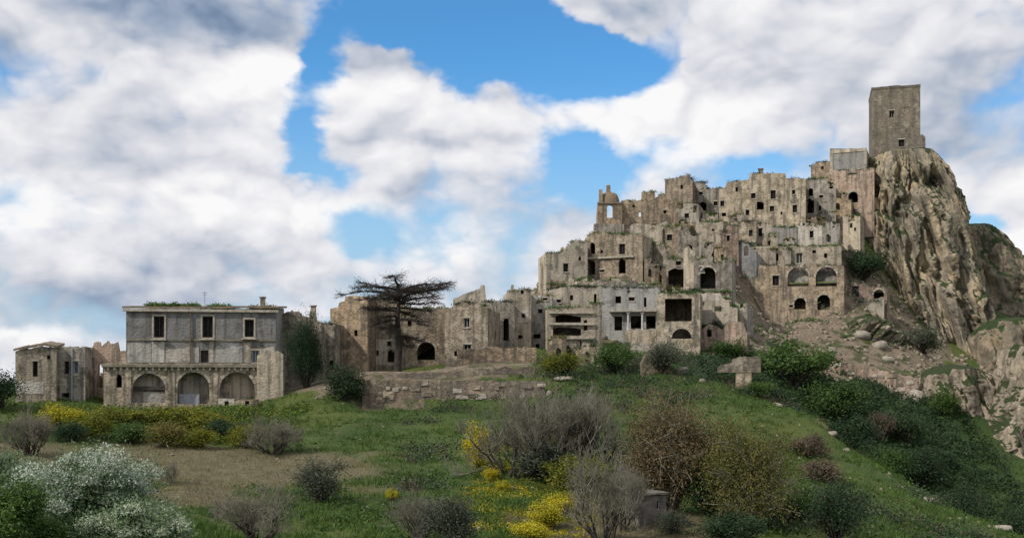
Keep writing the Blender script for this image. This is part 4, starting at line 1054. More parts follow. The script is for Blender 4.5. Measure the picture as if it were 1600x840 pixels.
    if midtown:
        # stubs of fallen upper walls, and a broken yard wall before the front
        for k in range(random.choice((1, 2, 2, 3))):
            hgt = random.uniform(0.5, 1.7); zt_ = zmin - 0.36
            if random.random() < 0.5:
                q0 = random.uniform(ua + th, ub - th - 1.0); q1 = min(q0 + random.uniform(0.9, 2.6), ub - th); yy = random.uniform(th + 0.3, d - 1.0); A_, B_ = (q0, yy), (q1, yy)
            else:
                q0 = random.uniform(ua + th, ub - th - 0.4); yy = random.uniform(th + 0.05, d * 0.4); A_, B_ = (q0, yy), (q0, min(yy + random.uniform(1.5, 3.5), d - 0.4))
            L = math.hypot(B_[0] - A_[0], B_[1] - A_[1])
            if L < 0.5: continue
            mb = MB(); wall_panel(mb, A_, B_, zt_ - (0.0 if not ruin else 2.5), [(0, zt_ + hgt), (L * 0.6, zt_ + hgt * random.uniform(0.5, 1.1)), (L, zt_ + hgt * 0.3)], [], 0.35, 0.25, 0.4)
            mb.build('wall_stub', mat, root)
        if s['Y'] > 165 and s['name'] != 'row_house':
            q0 = random.uniform(ua - 0.8, ua + w * 0.4); q1 = q0 + w * random.uniform(0.5, 0.8); yy = -random.uniform(0.9, 1.8); hgt = random.uniform(0.5, 1.3)
            mb = MB(); wall_panel(mb, (q0, yy), (q1, yy), -2.5, [(0, hgt), ((q1 - q0) * 0.5, hgt * 0.6), (q1 - q0, hgt * 0.8)], [], 0.4, 0.35, 0.5); mb.build('yard_wall', MAT[random.choice(('tan', 'grey', 'warm', 'pale'))], root)
            weeds_part(root, q0, q1, yy - 0.3, -0.2, lambda q_: 0.15, 1.0, random.choice(('leaf', 'leafdark', 'leafyellow')))
        s['weeds'] = max(s.get('weeds') or 0.0, 0.9)
    if s.get('weeds'):
        zf = lambda q_: float(np.interp(q_ - ua, [p_[0] for p_ in prof], tops)) - 0.1
        weeds_part(root, ua + 0.2, ub - 0.2, 0.05, min(1.2, d - 0.2), zf, s['weeds'], random.choice(['leaf', 'leafgold', 'leafolive', 'leafdark', 'leaf']))
    return root

houses = [build_house(s) for s in SPEC]

# church end wall is pierced right through: drop the part of its rear wall behind the arch
def pierce():
    root = [o for o in houses if o.name.startswith('church_ruin')][0]
    s = [s for s in SPEC if s['name'] == 'church_ruin'][0]
    back = [c_ for c_ in root.children if c_.name.split('.')[0] == 'wall'][-1]
    c_, yaw, uz = local_frame(s['box'], s['Y'], s['yaw'])
    ua, ub = uz(s['box'][0], s['box'][3])[0], uz(s['box'][1], s['box'][3])[0]
    u0, z0 = uz(944, 344); u1, z1 = uz(963, 314)
    th = 0.5; mb = MB(); d = s['d']; zt = uz(953, 316)[1]
    wall_panel(mb, (ub - th, d), (ua + th, d), -4, [(0, zt), (ub - ua - 2 * th, zt)], [dict(u0=(ub - th) - u1, u1=(ub - th) - u0, z0=z0, z1=z1)], 0.3, 0.05)
    me = bpy.data.meshes.new('wall'); me.from_pydata(mb.v, [], mb.f); me.materials.append(MAT['warm']); back.data = me
pierce()

# the keep on the cliff top
def tower():
    box = (1362, 1438, 134, 232); Y = 213
    c_, yaw, uz = local_frame(box, Y, -15)
    root = empty('tower', c_, yaw); tag(root, 'tall square stone tower on the cliff top', 'tower')
    ua, ub = uz(box[0], box[3])[0], uz(box[1], box[3])[0]; w = ub - ua; d = 10.0; h = uz(1400, 134)[1]
    ops = []
    for (px, py, pw, ph) in ((1393.5, 178, 8, 11), (1417, 172, 8, 10)):
        u0, z0 = uz(px - pw / 2, py + ph / 2); u1, z1 = uz(px + pw / 2, py - ph / 2)
        ops.append(dict(u0=u0 - ua, u1=u1 - ua, z0=z0, z1=z1))
    for (A_, B_, oo) in (((ua, 0), (ub, 0), ops), ((ub, 0.8), (ub, d), []), ((ua, d), (ua, 0.8), [dict(u0=4, u1=4.8, z0=h * 0.5, z1=h * 0.5 + 1.4)]), ((ub - 0.8, d), (ua + 0.8, d), [])):
        L = math.hypot(B_[0] - A_[0], B_[1] - A_[1]); mb = MB()
        wall_panel(mb, A_, B_, -5, [(0, h - 0.55), (L, h - 0.55)], oo, 0.8, 0.0); mb.build('wall', MAT['tower'], root)
    mb = MB()      # parapet courses with a worn, uneven edge
    for A_, B_ in (((ua - 0.05, -0.05), (ub + 0.05, -0.05)), ((ub + 0.05, 0.56), (ub + 0.05, d + 0.05)), ((ua - 0.05, d + 0.05), (ua - 0.05, 0.56)), ((ub - 0.6, d + 0.05), (ua + 0.6, d + 0.05))):
        L = math.hypot(B_[0] - A_[0], B_[1] - A_[1]); wall_panel(mb, A_, B_, h - 0.548, [(0, h), (L, h)], [], 0.6, 0.10, 0.9)
    mb.build('parapet', MAT['tower'], root)
    mb = MB(); mb.box(ua + 0.81, ub - 0.81, 0.81, d - 0.31, h - 1.2, h - 0.9); mb.build('roof', MAT['roofmoss'], root)
    o = ops[0]; window_part(root, o['u0'] + ua, o['u1'] + ua, o['z0'], o['z1'], 'trim', 'dark_fill', 0.4, False)
    o = ops[1]; mb = MB(); mb.box(o['u0'] + ua + 0.01, o['u1'] + ua - 0.01, 0.12, 0.5, o['z0'] + 0.01, o['z1'] - 0.01); mb.build('blocked_window', MAT['dry'], root)
    box = (1388, 1446, 209, 240); Y2 = 206
    c2, yaw2, uz2 = local_frame(box, Y2, -16)
    r2 = empty('gatehouse', c2, yaw2); tag(r2, 'low broken gatehouse with one black doorway at the foot of the tower', 'gatehouse')
    ua, ub = uz2(box[0], box[3])[0], uz2(box[1], box[3])[0]; w = ub - ua
    prof = [uz2(*q_) for q_ in ((1388, 216), (1395, 210), (1420, 208), (1436, 213), (1441, 209), (1446, 214))]; prof = [(u - ua, z) for u, z in prof]
    u0, z0 = uz2(1404, 229); u1, z1 = uz2(1413, 215)
    mb = MB(); wall_panel(mb, (ua, 0), (ub, 0), -5, prof, [dict(u0=u0 - ua, u1=u1 - ua, z0=z0, z1=z1, arch=True)], 0.5, 0.15); mb.build('wall', MAT['tower'], r2)
    for A_, B_, zz in (((ub, 0.5), (ub, 3.4), prof[-1][1]), ((ua, 3.4), (ua, 0.5), prof[0][1])):
        mb = MB(); wall_panel(mb, A_, B_, -5, [(0, zz), (2.9, zz)], [], 0.4, 0.15); mb.build('wall', MAT['tower'], r2)
    mb = MB(); mb.box(ua + 0.41, ub - 0.41, 0.51, 3.3, prof[0][1] - 0.6, prof[0][1] - 0.4); mb.build('roof', MAT['roofmoss'], r2)
    window_part(r2, u0, u1, z0, z1 - 0.3, 'wood', 'dark_fill', 0.3, False, 'window')
tower()

# white shed leaning under the third arch
def shed():
    box = (341, 396, 622, 648); c_, yaw, uz = local_frame(box, 116.6, 0)
    r = empty('lean_to_shed', c_, yaw); tag(r, 'tiny half white shed with small square window under the third arch', 'shed')
    ua, ub = uz(box[0], box[3])[0], uz(box[1], box[3])[0]; um = uz(366, 640)[0]; h = uz(360, 622)[1]
    def op(px, py, pw, ph, base):
        u0, z0 = uz(px - pw / 2, py + ph / 2); u1, z1 = uz(px + pw / 2, py - ph / 2); return dict(u0=u0 - base, u1=u1 - base, z0=z0, z1=z1)
    o1, o2, o3 = op(354, 630, 7, 7, ua), op(370, 639, 7, 13, um), op(386, 629, 7, 6, um)
    mb = MB(); wall_panel(mb, (ua, 0), (um, 0), -1.5, [(0, h), (um - ua, h)], [o1], 0.25, 0.03); mb.build('wall', MAT['white'], r)
    mb = MB(); wall_panel(mb, (um, 0.05), (ub, 0.05), -1.5, [(0, h - 0.25), (ub - um, h - 0.15)], [o2, o3], 0.25, 0.08); mb.build('wall', MAT['tan'], r)
    for xx in (ua, ub):
        mb = MB(); mb.box(xx - 0.1, xx + 0.1, 0.301, 1.9, -1.5, h - 0.26); mb.build('wall', MAT['tan'], r)
    mb = MB(); mb.box(ua - 0.15, ub + 0.15, 0.31, 1.95, h - 0.25, h - 0.13); mb.build('roof', MAT['roof'], r)
    window_part(r, o1['u0'] + ua, o1['u1'] + ua, o1['z0'], o1['z1'], 'wood', 'dark_fill', 0.12, False)
    window_part(r, o3['u0'] + um, o3['u1'] + um, o3['z0'], o3['z1'], 'wood', 'dark_fill', 0.15, False)
    window_part(r, o2['u0'] + um, o2['u1'] + um, o2['z0'], o2['z1'], 'wood', 'wood', 0.15, False, 'door')
shed()

# ---------------------------------------------------------------- walls of the terraces
def stone_wall(name, label, pts, th, mat, stones=0, jag=0.15, cat='wall', down=2.5):
    """pts: px, py of the top, distance; one wall following the line"""
    tops = [P(*q_) for q_ in pts]
    base = tops[0].copy(); root = empty(name, (base.x, base.y, base.z)); tag(root, label, cat)
    for a, b_ in zip(tops, tops[1:]):
        la, lb = a - base, b_ - base; L = math.hypot(lb.x - la.x, lb.y - la.y)
        mb = MB(); wall_panel(mb, (la.x, la.y), (lb.x, lb.y), min(la.z, lb.z) - down, [(0, la.z), (L, lb.z)], [], th, jag, 0.6)
        mb.build('wall', mat, root)
        d = Vector((lb.x - la.x, lb.y - la.y, 0)) / L; n = Vector((d.y, -d.x, 0))
        if stones:
            me = []
            for k in range(3):
                mb = MB(); mb.box(-0.5, 0.5, -0.10, 0.03, -0.5, 0.5, 0.06); mm = bpy.data.meshes.new('stone'); mm.from_pydata(mb.v, [], mb.f); mm.materials.append(MAT['dry'] if k else MAT['trim']); me.append(mm)
            for k in range(int(stones * L)):
                u = random.uniform(0.4, L - 0.4); zt = la.z + (lb.z - la.z) * u / L
                o = bpy.data.objects.new('stone', random.choice(me)); COL.objects.link(o); o.parent = root
                p_ = la + d * u + n * 0.02
                o.location = (p_.x, p_.y, zt - random.uniform(0.3, down - 0.6)); o.rotation_euler = (0, random.uniform(-0.06, 0.06), math.atan2(d.y, d.x))
                o.scale = (random.uniform(0.4, 1.3), 0.8, random.uniform(0.25, 0.55))
    return root
stone_wall('terrace_wall', 'long stone retaining wall below the dead tree', [(566, 594, 117.0), (640, 592, 117.6), (760, 594, 117.6), (852, 595, 118.4)], 0.8, MAT['dry'], 1.6, 0.18, down=3.6)
stone_wall('garden_wall', 'low dark earth wall right behind the long retaining wall', [(568, 584, 121), (700, 580, 122), (770, 574, 122.5), (835, 572, 123)], 0.6, MAT['dry'], 0, 0.25, down=1.6)
stone_wall('yard_wall', 'ochre yard wall in front of the shadowed mossy ruin', [(716, 548, 130), (760, 541, 131), (838, 543, 132)], 0.6, MAT['warm'], 0.6, 0.2, down=3.2)
stone_wall('track_wall', 'brown retaining wall under the track below the cliff', [(1296, 563, 158), (1350, 572, 156.5), (1400, 583, 155.5), (1436, 590, 155)], 0.7, MAT['pink'], 1.2, 0.3, down=3.2)
stone_wall('terrace_wall', 'low stone wall at the foot of the columned house', [(976, 534, 149), (1010, 536, 148), (1060, 538, 147)], 0.6, MAT['grey'], 0.5, 0.25, down=2.4)
stone_wall('terrace_wall', 'crumbling wall rim below the big tan house', [(884, 438, 168), (930, 441, 167.5), (1010, 438, 168)], 0.6, MAT['grey'], 0.4, 0.3, down=2.0)

def t_ruin():
    YT = ground_hit(1162, 612, 124, 0.8, 1.15); c_ = P(1162, 616, YT); r = empty('ruined_gate_pillar', c_, math.radians(-8)); tag(r, 'T shaped masonry remnant standing alone on the green slope', 'ruin')
    def lx(px): return (px - 1162) / F * YT
    def lz(py): return (616 - py) / F * YT
    mb = MB(); wall_panel(mb, (lx(1150), 0), (lx(1174), 0), -1.5, [(0, lz(582)), (lx(1174) - lx(1150), lz(582))], [], 0.9, 0.0); mb.build('pillar', MAT['tan'], r)
    mb = MB(); wall_panel(mb, (lx(1122), -0.06), (lx(1188), -0.06), lz(581.5), [(0, lz(575)), (0.5, lz(568)), (1.5, lz(565)), (1.6, lz(560)), (2.8, lz(557)), (4.0, lz(555)), (lx(1188) - lx(1122), lz(558))], [], 1.0, 0.18, 0.35); mb.build('lintel', MAT['tan'], r)
    mb = MB(); wall_panel(mb, (lx(1128), 0.9), (lx(1149), 0.9), -2.5, [(0, lz(600)), (lx(1149) - lx(1128), lz(590))], [], 0.5, 0.3, 0.4); mb.build('wall', MAT['pink'], r)
t_ruin()
def slab_ruin():
    YS = ground_hit(1018, 586, 133, 0.8, 1.15); c_ = P(1018, 588, YS); r = empty('leaning_slab', c_, 0.15); tag(r, 'leaning broken wall slab in the grass below the loggia', 'ruin')
    k = YS / F
    mb = MB(); pts = [(-14 * k, -0.6), (10 * k, -0.6), (14 * k, 12 * k), (4 * k, 34 * k), (-8 * k, 36 * k), (-16 * k, 20 * k)]
    fr = [(a, 0, b_) for a, b_ in pts]; bk = [(a, 0.8, b_) for a, b_ in pts]; mb.poly(fr); mb.poly(bk[::-1])
    for j in range(6): mb.quad(fr[j], bk[j], bk[(j + 1) % 6], fr[(j + 1) % 6])
    mb.build('wall', MAT['tan'], r)
slab_ruin()
def hut():
    YH = ground_hit(1022, 818, 62.5); c_ = P(1022, 822, YH); r = empty('hut', c_, math.radians(24)); tag(r, 'small grey block hut with flat roof behind the near bare tree', 'hut')
    k = YH / F; w, h, d = 44 * k, 48 * k, 1.9
    o = [dict(u0=w * 0.62, u1=w * 0.74, z0=h * 0.55, z1=h * 0.85)]
    for A_, B_, oo in (((-w / 2, 0), (w / 2, 0), o), ((w / 2, 0.2), (w / 2, d), []), ((-w / 2, d), (-w / 2, 0.2), []), ((w / 2 - 0.2, d), (-w / 2 + 0.2, d), [])):
        L = math.hypot(B_[0] - A_[0], B_[1] - A_[1]); mb = MB(); wall_panel(mb, A_, B_, -1.2, [(0, h), (L, h)], oo, 0.2, 0.04); mb.build('wall', MAT['concrete'], r)
    mb = MB(); mb.box(-w / 2 - 0.12, w / 2 + 0.12, -0.15, d + 0.1, h + 0.045, h + 0.17, 0.02); mb.build('roof', MAT['concrete'], r)
    window_part(r, -w / 2 + o[0]['u0'], -w / 2 + o[0]['u1'], o[0]['z0'], o[0]['z1'], 'paint', 'dark_fill', 0.06, False)
hut()

# ---------------------------------------------------------------- plants
def tubes(segs, sides=3):
    """segs: array n x 8 (p0, p1, r0, r1) to open prisms"""
    s = np.asarray(segs, float); p0, p1, r0, r1 = s[:, :3], s[:, 3:6], s[:, 6], s[:, 7]
    d = p1 - p0; d /= np.maximum(np.linalg.norm(d, axis=1), 1e-6)[:, None]
    up = np.where(np.abs(d[:, 2:3]) > 0.9, np.array([[1.0, 0, 0]]), np.array([[0, 0, 1.0]]))
    a = np.cross(d, up); a /= np.linalg.norm(a, axis=1)[:, None]; b_ = np.cross(d, a)
    n = len(s); V = np.empty((n, 2 * sides, 3)); 
    for k in range(sides):
        c_, s_ = math.cos(2 * math.pi * k / sides), math.sin(2 * math.pi * k / sides)
        o = a * c_ + b_ * s_
        V[:, k] = p0 + o * r0[:, None]; V[:, sides + k] = p1 + o * r1[:, None]
    base = (np.arange(n) * 2 * sides)[:, None]
    fs = [np.concatenate([base + k, base + (k + 1) % sides, base + sides + (k + 1) % sides, base + sides + k], 1) for k in range(sides)]
    return V.reshape(-1, 3), np.concatenate(fs)

def unit(v): return v / max(np.linalg.norm(v), 1e-9)
def grow(segs, p, d, L, r, lev, R_, bend=0.35, up=0.12, spread=0.75, kids=(3, 5), ends=None, minr=0.004):
    n = 3 if lev > 0 else 2
    pts = [p]; 
    for i in range(n):
        d = unit(d + R_.normal(size=3) * bend * 0.5 + np.array([0, 0, up])); q_ = p + d * L / n
        rr0, rr1 = r * (1 - 0.4 * i / n), r * (1 - 0.4 * (i + 1) / n)
        segs.append((*p, *q_, max(rr0, minr), max(rr1, minr))); p = q_; pts.append(p)
    if lev == 0:
        if ends is not None: ends.append(p)
        return
    for k in range(R_.integers(kids[0], kids[1] + 1)):
        i = R_.integers(1, n + 1); q_ = pts[i]
        nd = unit(d + R_.normal(size=3) * spread)
        grow(segs, q_, nd, L * R_.uniform(0.55, 0.85), r * 0.55, lev - 1, R_, bend, up, spread, kids, ends, minr)

def bare_tree_meshes(seed, levels=5, stems=3, H_=1.0, spread=0.75, kids=(3, 5), minr=0.0015, up=0.14, trunk=0.019):
    """height about 1, trunk and twigs apart"""
    R_ = np.random.default_rng(seed); big, fine = [], []
    for s in range(stems):
        segs = []; d = unit(np.array([R_.normal() * 0.6, R_.normal() * 0.6, 1.0]))
        grow(segs, np.array([R_.normal() * 0.04, R_.normal() * 0.04, -0.03]), d, 0.36, trunk, levels, R_, 0.35, up, spread, kids, None, minr)
        for q_ in segs: (big if q_[6] > 0.0058 else fine).append(q_)
    def fit(a, k): a = np.array(a); a[:, :6] *= k; return a
    top = max(q_[5] for q_ in fine); k = 1.0 / top
    return np_mesh('trunk', *tubes(fit(big, k), 5)), np_mesh('twigs', *tubes(fit(fine, k), 3))

def bush_meshes(seed, clumps=26, leaves=2600, size=0.05, squat=0.8, twiggy=0.0, hollow=0.55):
    """about 1 high and 1 wide, uneven outline; stems and foliage apart"""
    R_ = np.random.default_rng(seed); c_ = []
    while len(c_) < clumps:
        v = R_.normal(size=3); v /= np.linalg.norm(v); v *= R_.uniform(hollow, 1.0)
        if v[2] > -0.55: c_.append(v * np.array([0.50, 0.50, 0.46]) * R_.uniform(0.55, 1.22) + np.array([0, 0, 0.46]))
    c_ = np.array(c_); w = R_.uniform(0.5, 1.5, clumps); w /= w.sum()
    i = R_.choice(clumps, leaves, p=w); rad = R_.uniform(0.07, 0.16, clumps)
    pts = c_[i] + R_.normal(size=(leaves, 3)) * rad[i][:, None] * np.array([1, 1, 0.8])
    pts[:, 2] = np.abs(pts[:, 2])
    V, f_ = leaf_cloud(pts, size, 0.2, R_)
    segs = []
    for v in c_:
        m_ = v * np.array([0.45, 0.45, 0.5]) + R_.normal(size=3) * 0.03
        segs.append((0, 0, -0.06, *m_, 0.020, 0.012)); segs.append((*m_, *v, 0.012, 0.005))
        for k in range(int(4 + twiggy * 10)):
            tip = v + R_.normal(size=3) * 0.12; segs.append((*(m_ + (v - m_) * R_.uniform(0.4, 1)), *tip, 0.005, 0.002))
    return np_mesh('stems', *tubes(segs, 3)), np_mesh('foliage', V, f_)

BUSHES = [bush_meshes(100 + k, clumps=24 + 4 * k, leaves=5200, size=0.026) for k in range(4)]
OLIVES = [bush_meshes(200 + k, clumps=34, leaves=7500, size=0.018, twiggy=0.6, hollow=0.35) for k in range(2)]
TALL = [bush_meshes(300 + k, clumps=64, leaves=30000, size=0.0115, twiggy=0.3, hollow=0.3) for k in range(2)]
BARE = [bare_tree_meshes(401, 5, 5, spread=0.55, up=0.20, kids=(3, 4)), bare_tree_meshes(402, 5, 6, spread=0.62, up=0.18, kids=(3, 4)), bare_tree_meshes(403, 5, 8, spread=0.45, up=0.24, kids=(3, 4)), bare_tree_meshes(404, 5, 6, spread=0.55, up=0.22, kids=(3, 4))]

def ground_at(px, Y): X = (px - 800) / F * Y; return Vector((X, Y, hz(X, Y)))
def tinted(me, mat):
    """share the shape, not the material"""
    key = (me.name, mat.name)
    if key not in tinted.d:
        m_ = me.copy(); m_.materials.clear(); m_.materials.append(mat); tinted.d[key] = m_
    return tinted.d[key]
tinted.d = {}
def plant(name, label, cat, px, pyt, pyb, pw, Y, meshes, mats, parts, group=None, rot=None, sink=0.1):
    Y = ground_hit(px, pyb, Y); g = ground_at(px, Y); k = Y / F; h = max((HZ - pyt) * k - g.z, 0.45 * (pyb - pyt) * k); w = pw * k
    r = empty(name, (g.x, g.y, g.z - sink), random.uniform(0, 6.28) if rot is None else rot); tag(r, label, cat, group)
    for me, mt, nm in zip(meshes, mats, parts):
        o = link_mesh(nm, tinted(me, MAT[mt]), None, r); o.scale = (w, w, h + sink)
    return r
def bush(label, px, pyt, pyb, pw, Y, mt='leaf', v=0, pool=None, group=None, name='bush'):
    pool = pool or BUSHES
    return plant(name, label, 'bush' if name == 'bush' else name.split('_')[-1], px, pyt, pyb, pw, Y, pool[v % len(pool)], ('twig' if name == 'budding_tree' else 'bark', mt), ('stems', 'foliage'), group)
def tree(label, px, pyt, pyb, pw, Y, v=0, mt='twig', group=None, name='bare_tree'):
    g = BARE[v % len(BARE)]
    return plant(name, label, 'tree', px, pyt, pyb, pw * 1.0, Y, g, ('bark', mt), ('trunk', 'crown'), group)

# the mound before the mansion
bush('yellow flowering bush below the narrow grey house', 97, 622, 672, 62, 107, 'broom', 0)
for (px, pt, pb, pw, Y, mt, lb) in [
    (140, 640, 682, 66, 104, 'leafyellow', 'olive green bush right of the yellow flowering bush on the mound'),
    (172, 630, 668, 74, 108, 'leafyellow', 'yellow green bush on the mound below the ruin with the slit door'),
    (202, 655, 694, 60, 99, 'leaf', 'small bush low on the mound below the first arch'),
    (236, 629, 664, 82, 109, 'leafyellow', 'yellowish green bush on the mound top below the first arch'),
    (262, 652, 696, 66, 98, 'leafgold', 'olive gold bush low on the mound between the first and second arch'),
    (290, 630, 668, 76, 109, 'leafyellow', 'bright bush on the mound top below the second arch'),
    (322, 640, 678, 66, 104, 'leafyellow', 'green bush on the mound between the second and third arch'),
    (310, 664, 700, 56, 96, 'leafyellow', 'small yellow tinged bush lowest on the mound below the second arch'),
    (352, 648, 686, 66, 103, 'leafdark', 'darkest bush on the mound before the small shed'),
    (382, 658, 700, 52, 99, 'leafyellow', 'small yellow tinged bush at the right foot of the mound')]:
    bush(lb, px, pt, pb, pw, Y, mt, px % 4, group='bushes on the mound')
bush('low dark bush at the left foot of the mound', 112, 655, 690, 50, 98, 'leafdark', 2)
tree('grey leafless shrub before the whitewashed end house', 50, 628, 712, 90, 96, 2, name='bare_shrub')
tree('grey leafless shrub at the right end of the mound', 424, 640, 712, 100, 96, 1, name='bare_shrub')
tree('small brown leafless shrub in the middle of the bare bank', 270, 712, 756, 44, 78, 0, 'twig', name='bare_shrub')
bush('grey green olive bush alone on the grass left of centre', 506, 706, 784, 92, 74, 'leafolive', 0, OLIVES, name='olive_bush')
tree('broad grey leafless tree at the bottom left of centre', 408, 738, 850, 150, 60, 1)
tree('twiggy leafless shrub with a dark stem at the bottom centre', 655, 756, 850, 110, 60, 3, name='bare_shrub')
bush('pale olive bush right behind the twiggy shrub at the bottom centre', 708, 764, 862, 92, 58, 'leafolive', 1, OLIVES, name='olive_bush')
# yellow broom down the middle
bush('tall yellow broom bush beside the grey thicket', 745, 664, 730, 46, 87, 'broom', 1)
bush('tiny yellow broom below the tall broom bush', 765, 728, 750, 22, 80, 'broom', 2)
bush('round yellow broom tuft at the foot of the grey thicket', 787, 748, 768, 22, 76, 'broom', 3)
bush('yellow broom tuft beside the twiggy shrub at the bottom centre', 612, 758, 782, 18, 67, 'broom', 0)
for k, (px, py, Y) in enumerate([(876, 778, 66), (852, 800, 62), (826, 824, 58)]):
    bush(['yellow flower hedge clump at the upper end of the brown bank', 'yellow flower hedge clump halfway along the brown bank', 'yellow flower hedge clump at the bottom edge beside the brown bank'][k], px, py - 14, py + 22, 62, Y, 'broom', k)
# thicket and trees in the middle
tree('grey leafless tree forming the left part of the central thicket', 800, 612, 748, 150, 92, 0)
tree('tall grey leafless tree in the middle of the central thicket', 872, 574, 745, 180, 96, 2)
tree('grey leafless tree forming the right part of the central thicket', 935, 590, 740, 130, 94, 3)
bush('dark undergrowth bush beneath the central thicket', 850, 690, 752, 120, 88, 'leafolive', 1)
bush('yellow green bush at the lower right of the central thicket', 898, 706, 768, 90, 80, 'leafyellow', 3)
tree('near leafless tree with forked trunk before the block hut', 938, 672, 850, 130, 57, 1)
tree('small leafless tree left of the block hut', 972, 715, 830, 80, 59, 3)
bush('tall brown budding tree right of the central thicket', 1046, 600, 800, 160, 79, 'leafbrown', 0, TALL, name='budding_tree')
bush('golden green budding tree right of the brown one', 1162, 640, 822, 140, 75, 'leafgold', 1, TALL, name='budding_tree')
bush('dark green bush between the two budding trees', 1104, 715, 805, 70, 74, 'leafdark', 1)
bush('dark bush at the bottom below the golden tree', 1146, 796, 850, 100, 61, 'leafdark', 3)
# the slope on the right
bush('round dark olive tree at the bottom right', 1306, 742, 850, 100, 66, 'leafdark', 1, OLIVES, name='olive_tree')
bush('reddish brown leafless bush on the right slope', 1262, 672, 714, 58, 96, 'leafred', 0)
bush('lower reddish brown bush above the dark olive tree', 1284, 712, 752, 64, 88, 'leafred', 2)
bush('low green bush left of the dark olive tree', 1244, 764, 812, 60, 72, 'leaf', 1)
bush('broad green tree under the rubble slope', 1240, 518, 604, 110, 150, 'leaf', 0, name='leafy_tree')
bush('round green bush in the gully below the broad green tree', 1310, 588, 652, 84, 141, 'leaf', 2)
bush('brownish bush on the gully side', 1372, 640, 688, 48, 137, 'leafred', 3)
bush('dark gully bush left of the brownish bush', 1334, 640, 700, 70, 137, 'leafdark', 0)
bush('large dark tree low in the gully', 1432, 690, 775, 90, 130, 'leafdark', 0, OLIVES, name='leafy_tree')
bush('light green bush leaning on the large dark gully tree', 1392, 696, 756, 56, 129, 'leaf', 3)
bush('dark round tree under the pale rock spire', 1496, 752, 826, 80, 121, 'leafdark', 1, OLIVES, name='leafy_tree')
bush('dark bush at the lower right corner', 1592, 780, 850, 70, 117, 'leafdark', 2)
bush('grey green bush at the foot of the cliff', 1442, 500, 552, 56, 178, 'leafolive', 0)
bush('green bush on the broken pale outcrop', 1476, 606, 650, 50, 151, 'leaf', 1)
bush('dark bush left of the broken pale outcrop', 1412, 640, 690, 60, 147, 'leafdark', 2)
bush('dark green bush below the broken pale outcrop', 1462, 690, 730, 50, 140, 'leafdark', 0)
# around the town
bush('round dark green bush at the left end of the long retaining wall', 540, 570, 626, 64, 115.5, 'leafdark', 1)
plant('cypress', 'dark narrow conifer beside the mansion', 'tree', 478, 482, 606, 58, 128, TALL[0], ('bark', 'leafdark'), ('stems', 'foliage'))
bush('dark wood edge tree at the far left edge of town', 0, 566, 640, 60, 128, 'leafdark', 0, name='leafy_tree')
bush('grey green olive below the loggia house', 1036, 528, 584, 66, 138, 'leafolive', 1, OLIVES, name='olive_tree')
bush('yellow green bush below the stacked ledges ruin', 882, 545, 584, 60, 139, 'leafyellow', 2)
bush('small green bush beside the stacked ledges ruin', 960, 532, 584, 60, 144, 'leaf', 3)
bush('yellow green bush between the mid slope houses', 1163, 402, 432, 34, 183, 'leafyellow', 0)
bush('ivy mass on the terrace against the cliff', 1348, 388, 446, 66, 190, 'leafdark', 3)
bush('dark ivy bush in the hollow under the reddish ruin', 1322, 318, 344, 34, 200, 'leafdark', 1)
bush('green bush over the brown pinkish wall fragment', 1112, 496, 530, 40, 152, 'leafdark', 0)
bush('green bush at the foot of the brown pinkish wall fragment', 1140, 530, 560, 60, 148, 'leaf', 1)
bush('dark shrub behind the low broken wall under the church', 1044, 360, 386, 22, 183, 'leafdark', 2)
bush('dark shrub beneath the vaulted ruin', 1085, 448, 470, 40, 162, 'leafdark', 3)

bush('low green bush at the foot of the T shaped remnant', 1182, 592, 620, 44, 122, 'leaf', 2)
bush('low grey green bush beside the block hut', 1052, 790, 832, 50, 62, 'leafolive', 0)
# white blossoming thicket close to the camera, its branches hung with flowers
def blossom_bush(label, px, pyt, pw, Y, seed, leafmat, bloom, hgt):
    R_ = np.random.default_rng(seed)
    g = ground_at(px, Y); r = empty('blossom_bush', (g.x, g.y, g.z - 0.1), 0); tag(r, label, 'bush')
    w = pw / F * Y; top = (HZ - pyt) / F * Y - g.z + 0.1
    n = 70; c_ = []
    while len(c_) < n:
        v = R_.normal(size=3); v /= np.linalg.norm(v); v *= R_.uniform(0.35, 1.0)
        if v[2] > -0.3: c_.append((v[0] * w * 0.5, v[1] * w * 0.42, top * (0.40 + 0.55 * v[2])))
    c_ = np.array(c_); N = 26000; i = R_.integers(0, n, N); rad = R_.uniform(0.10, 0.22, n) * w * 0.42
    pts = c_[i] + R_.normal(size=(N, 3)) * rad[i][:, None]; pts[:, 2] = np.abs(pts[:, 2])
    V, f_ = leaf_cloud(pts, 0.045, 0.1, R_); link_mesh('foliage', np_mesh('foliage', V, f_), MAT[leafmat], r)
    segs = []
    for v in c_:
        m_ = v * 0.5 + R_.normal(size=3) * 0.1; segs.append((0, 0, 0, *m_, 0.06, 0.03)); segs.append((*m_, *v, 0.03, 0.01))
    link_mesh('stems', np_mesh('stems', *tubes(segs, 4)), MAT['bark'], r)
    if bloom:
        hi = np.argsort(-(c_[:, 2] + 0.25 * R_.normal(size=n)))[:int(n * 0.75)]; B_ = int(34000 * bloom); i = hi[R_.integers(0, len(hi), B_)]
        g_ = R_.normal(size=(B_, 3)); g_ /= np.linalg.norm(g_, axis=1)[:, None]; g_[:, 2] = np.abs(g_[:, 2]) * 0.9
        pts = c_[i] + g_ * (rad[i] * R_.uniform(0.8, 1.7, B_))[:, None]
        V, f_ = leaf_cloud(pts, 0.036, 0.0, R_); link_mesh('blossom', np_mesh('blossom', V, f_), MAT['petal'], r)
blossom_bush('large white blossoming bush at the bottom left corner', 142, 704, 262, 31, 57, 'leafpale', 1.0, 3)
blossom_bush('lower blossoming bush trailing right of the large white one', 222, 776, 170, 29, 52, 'leafpale', 0.5, 3)
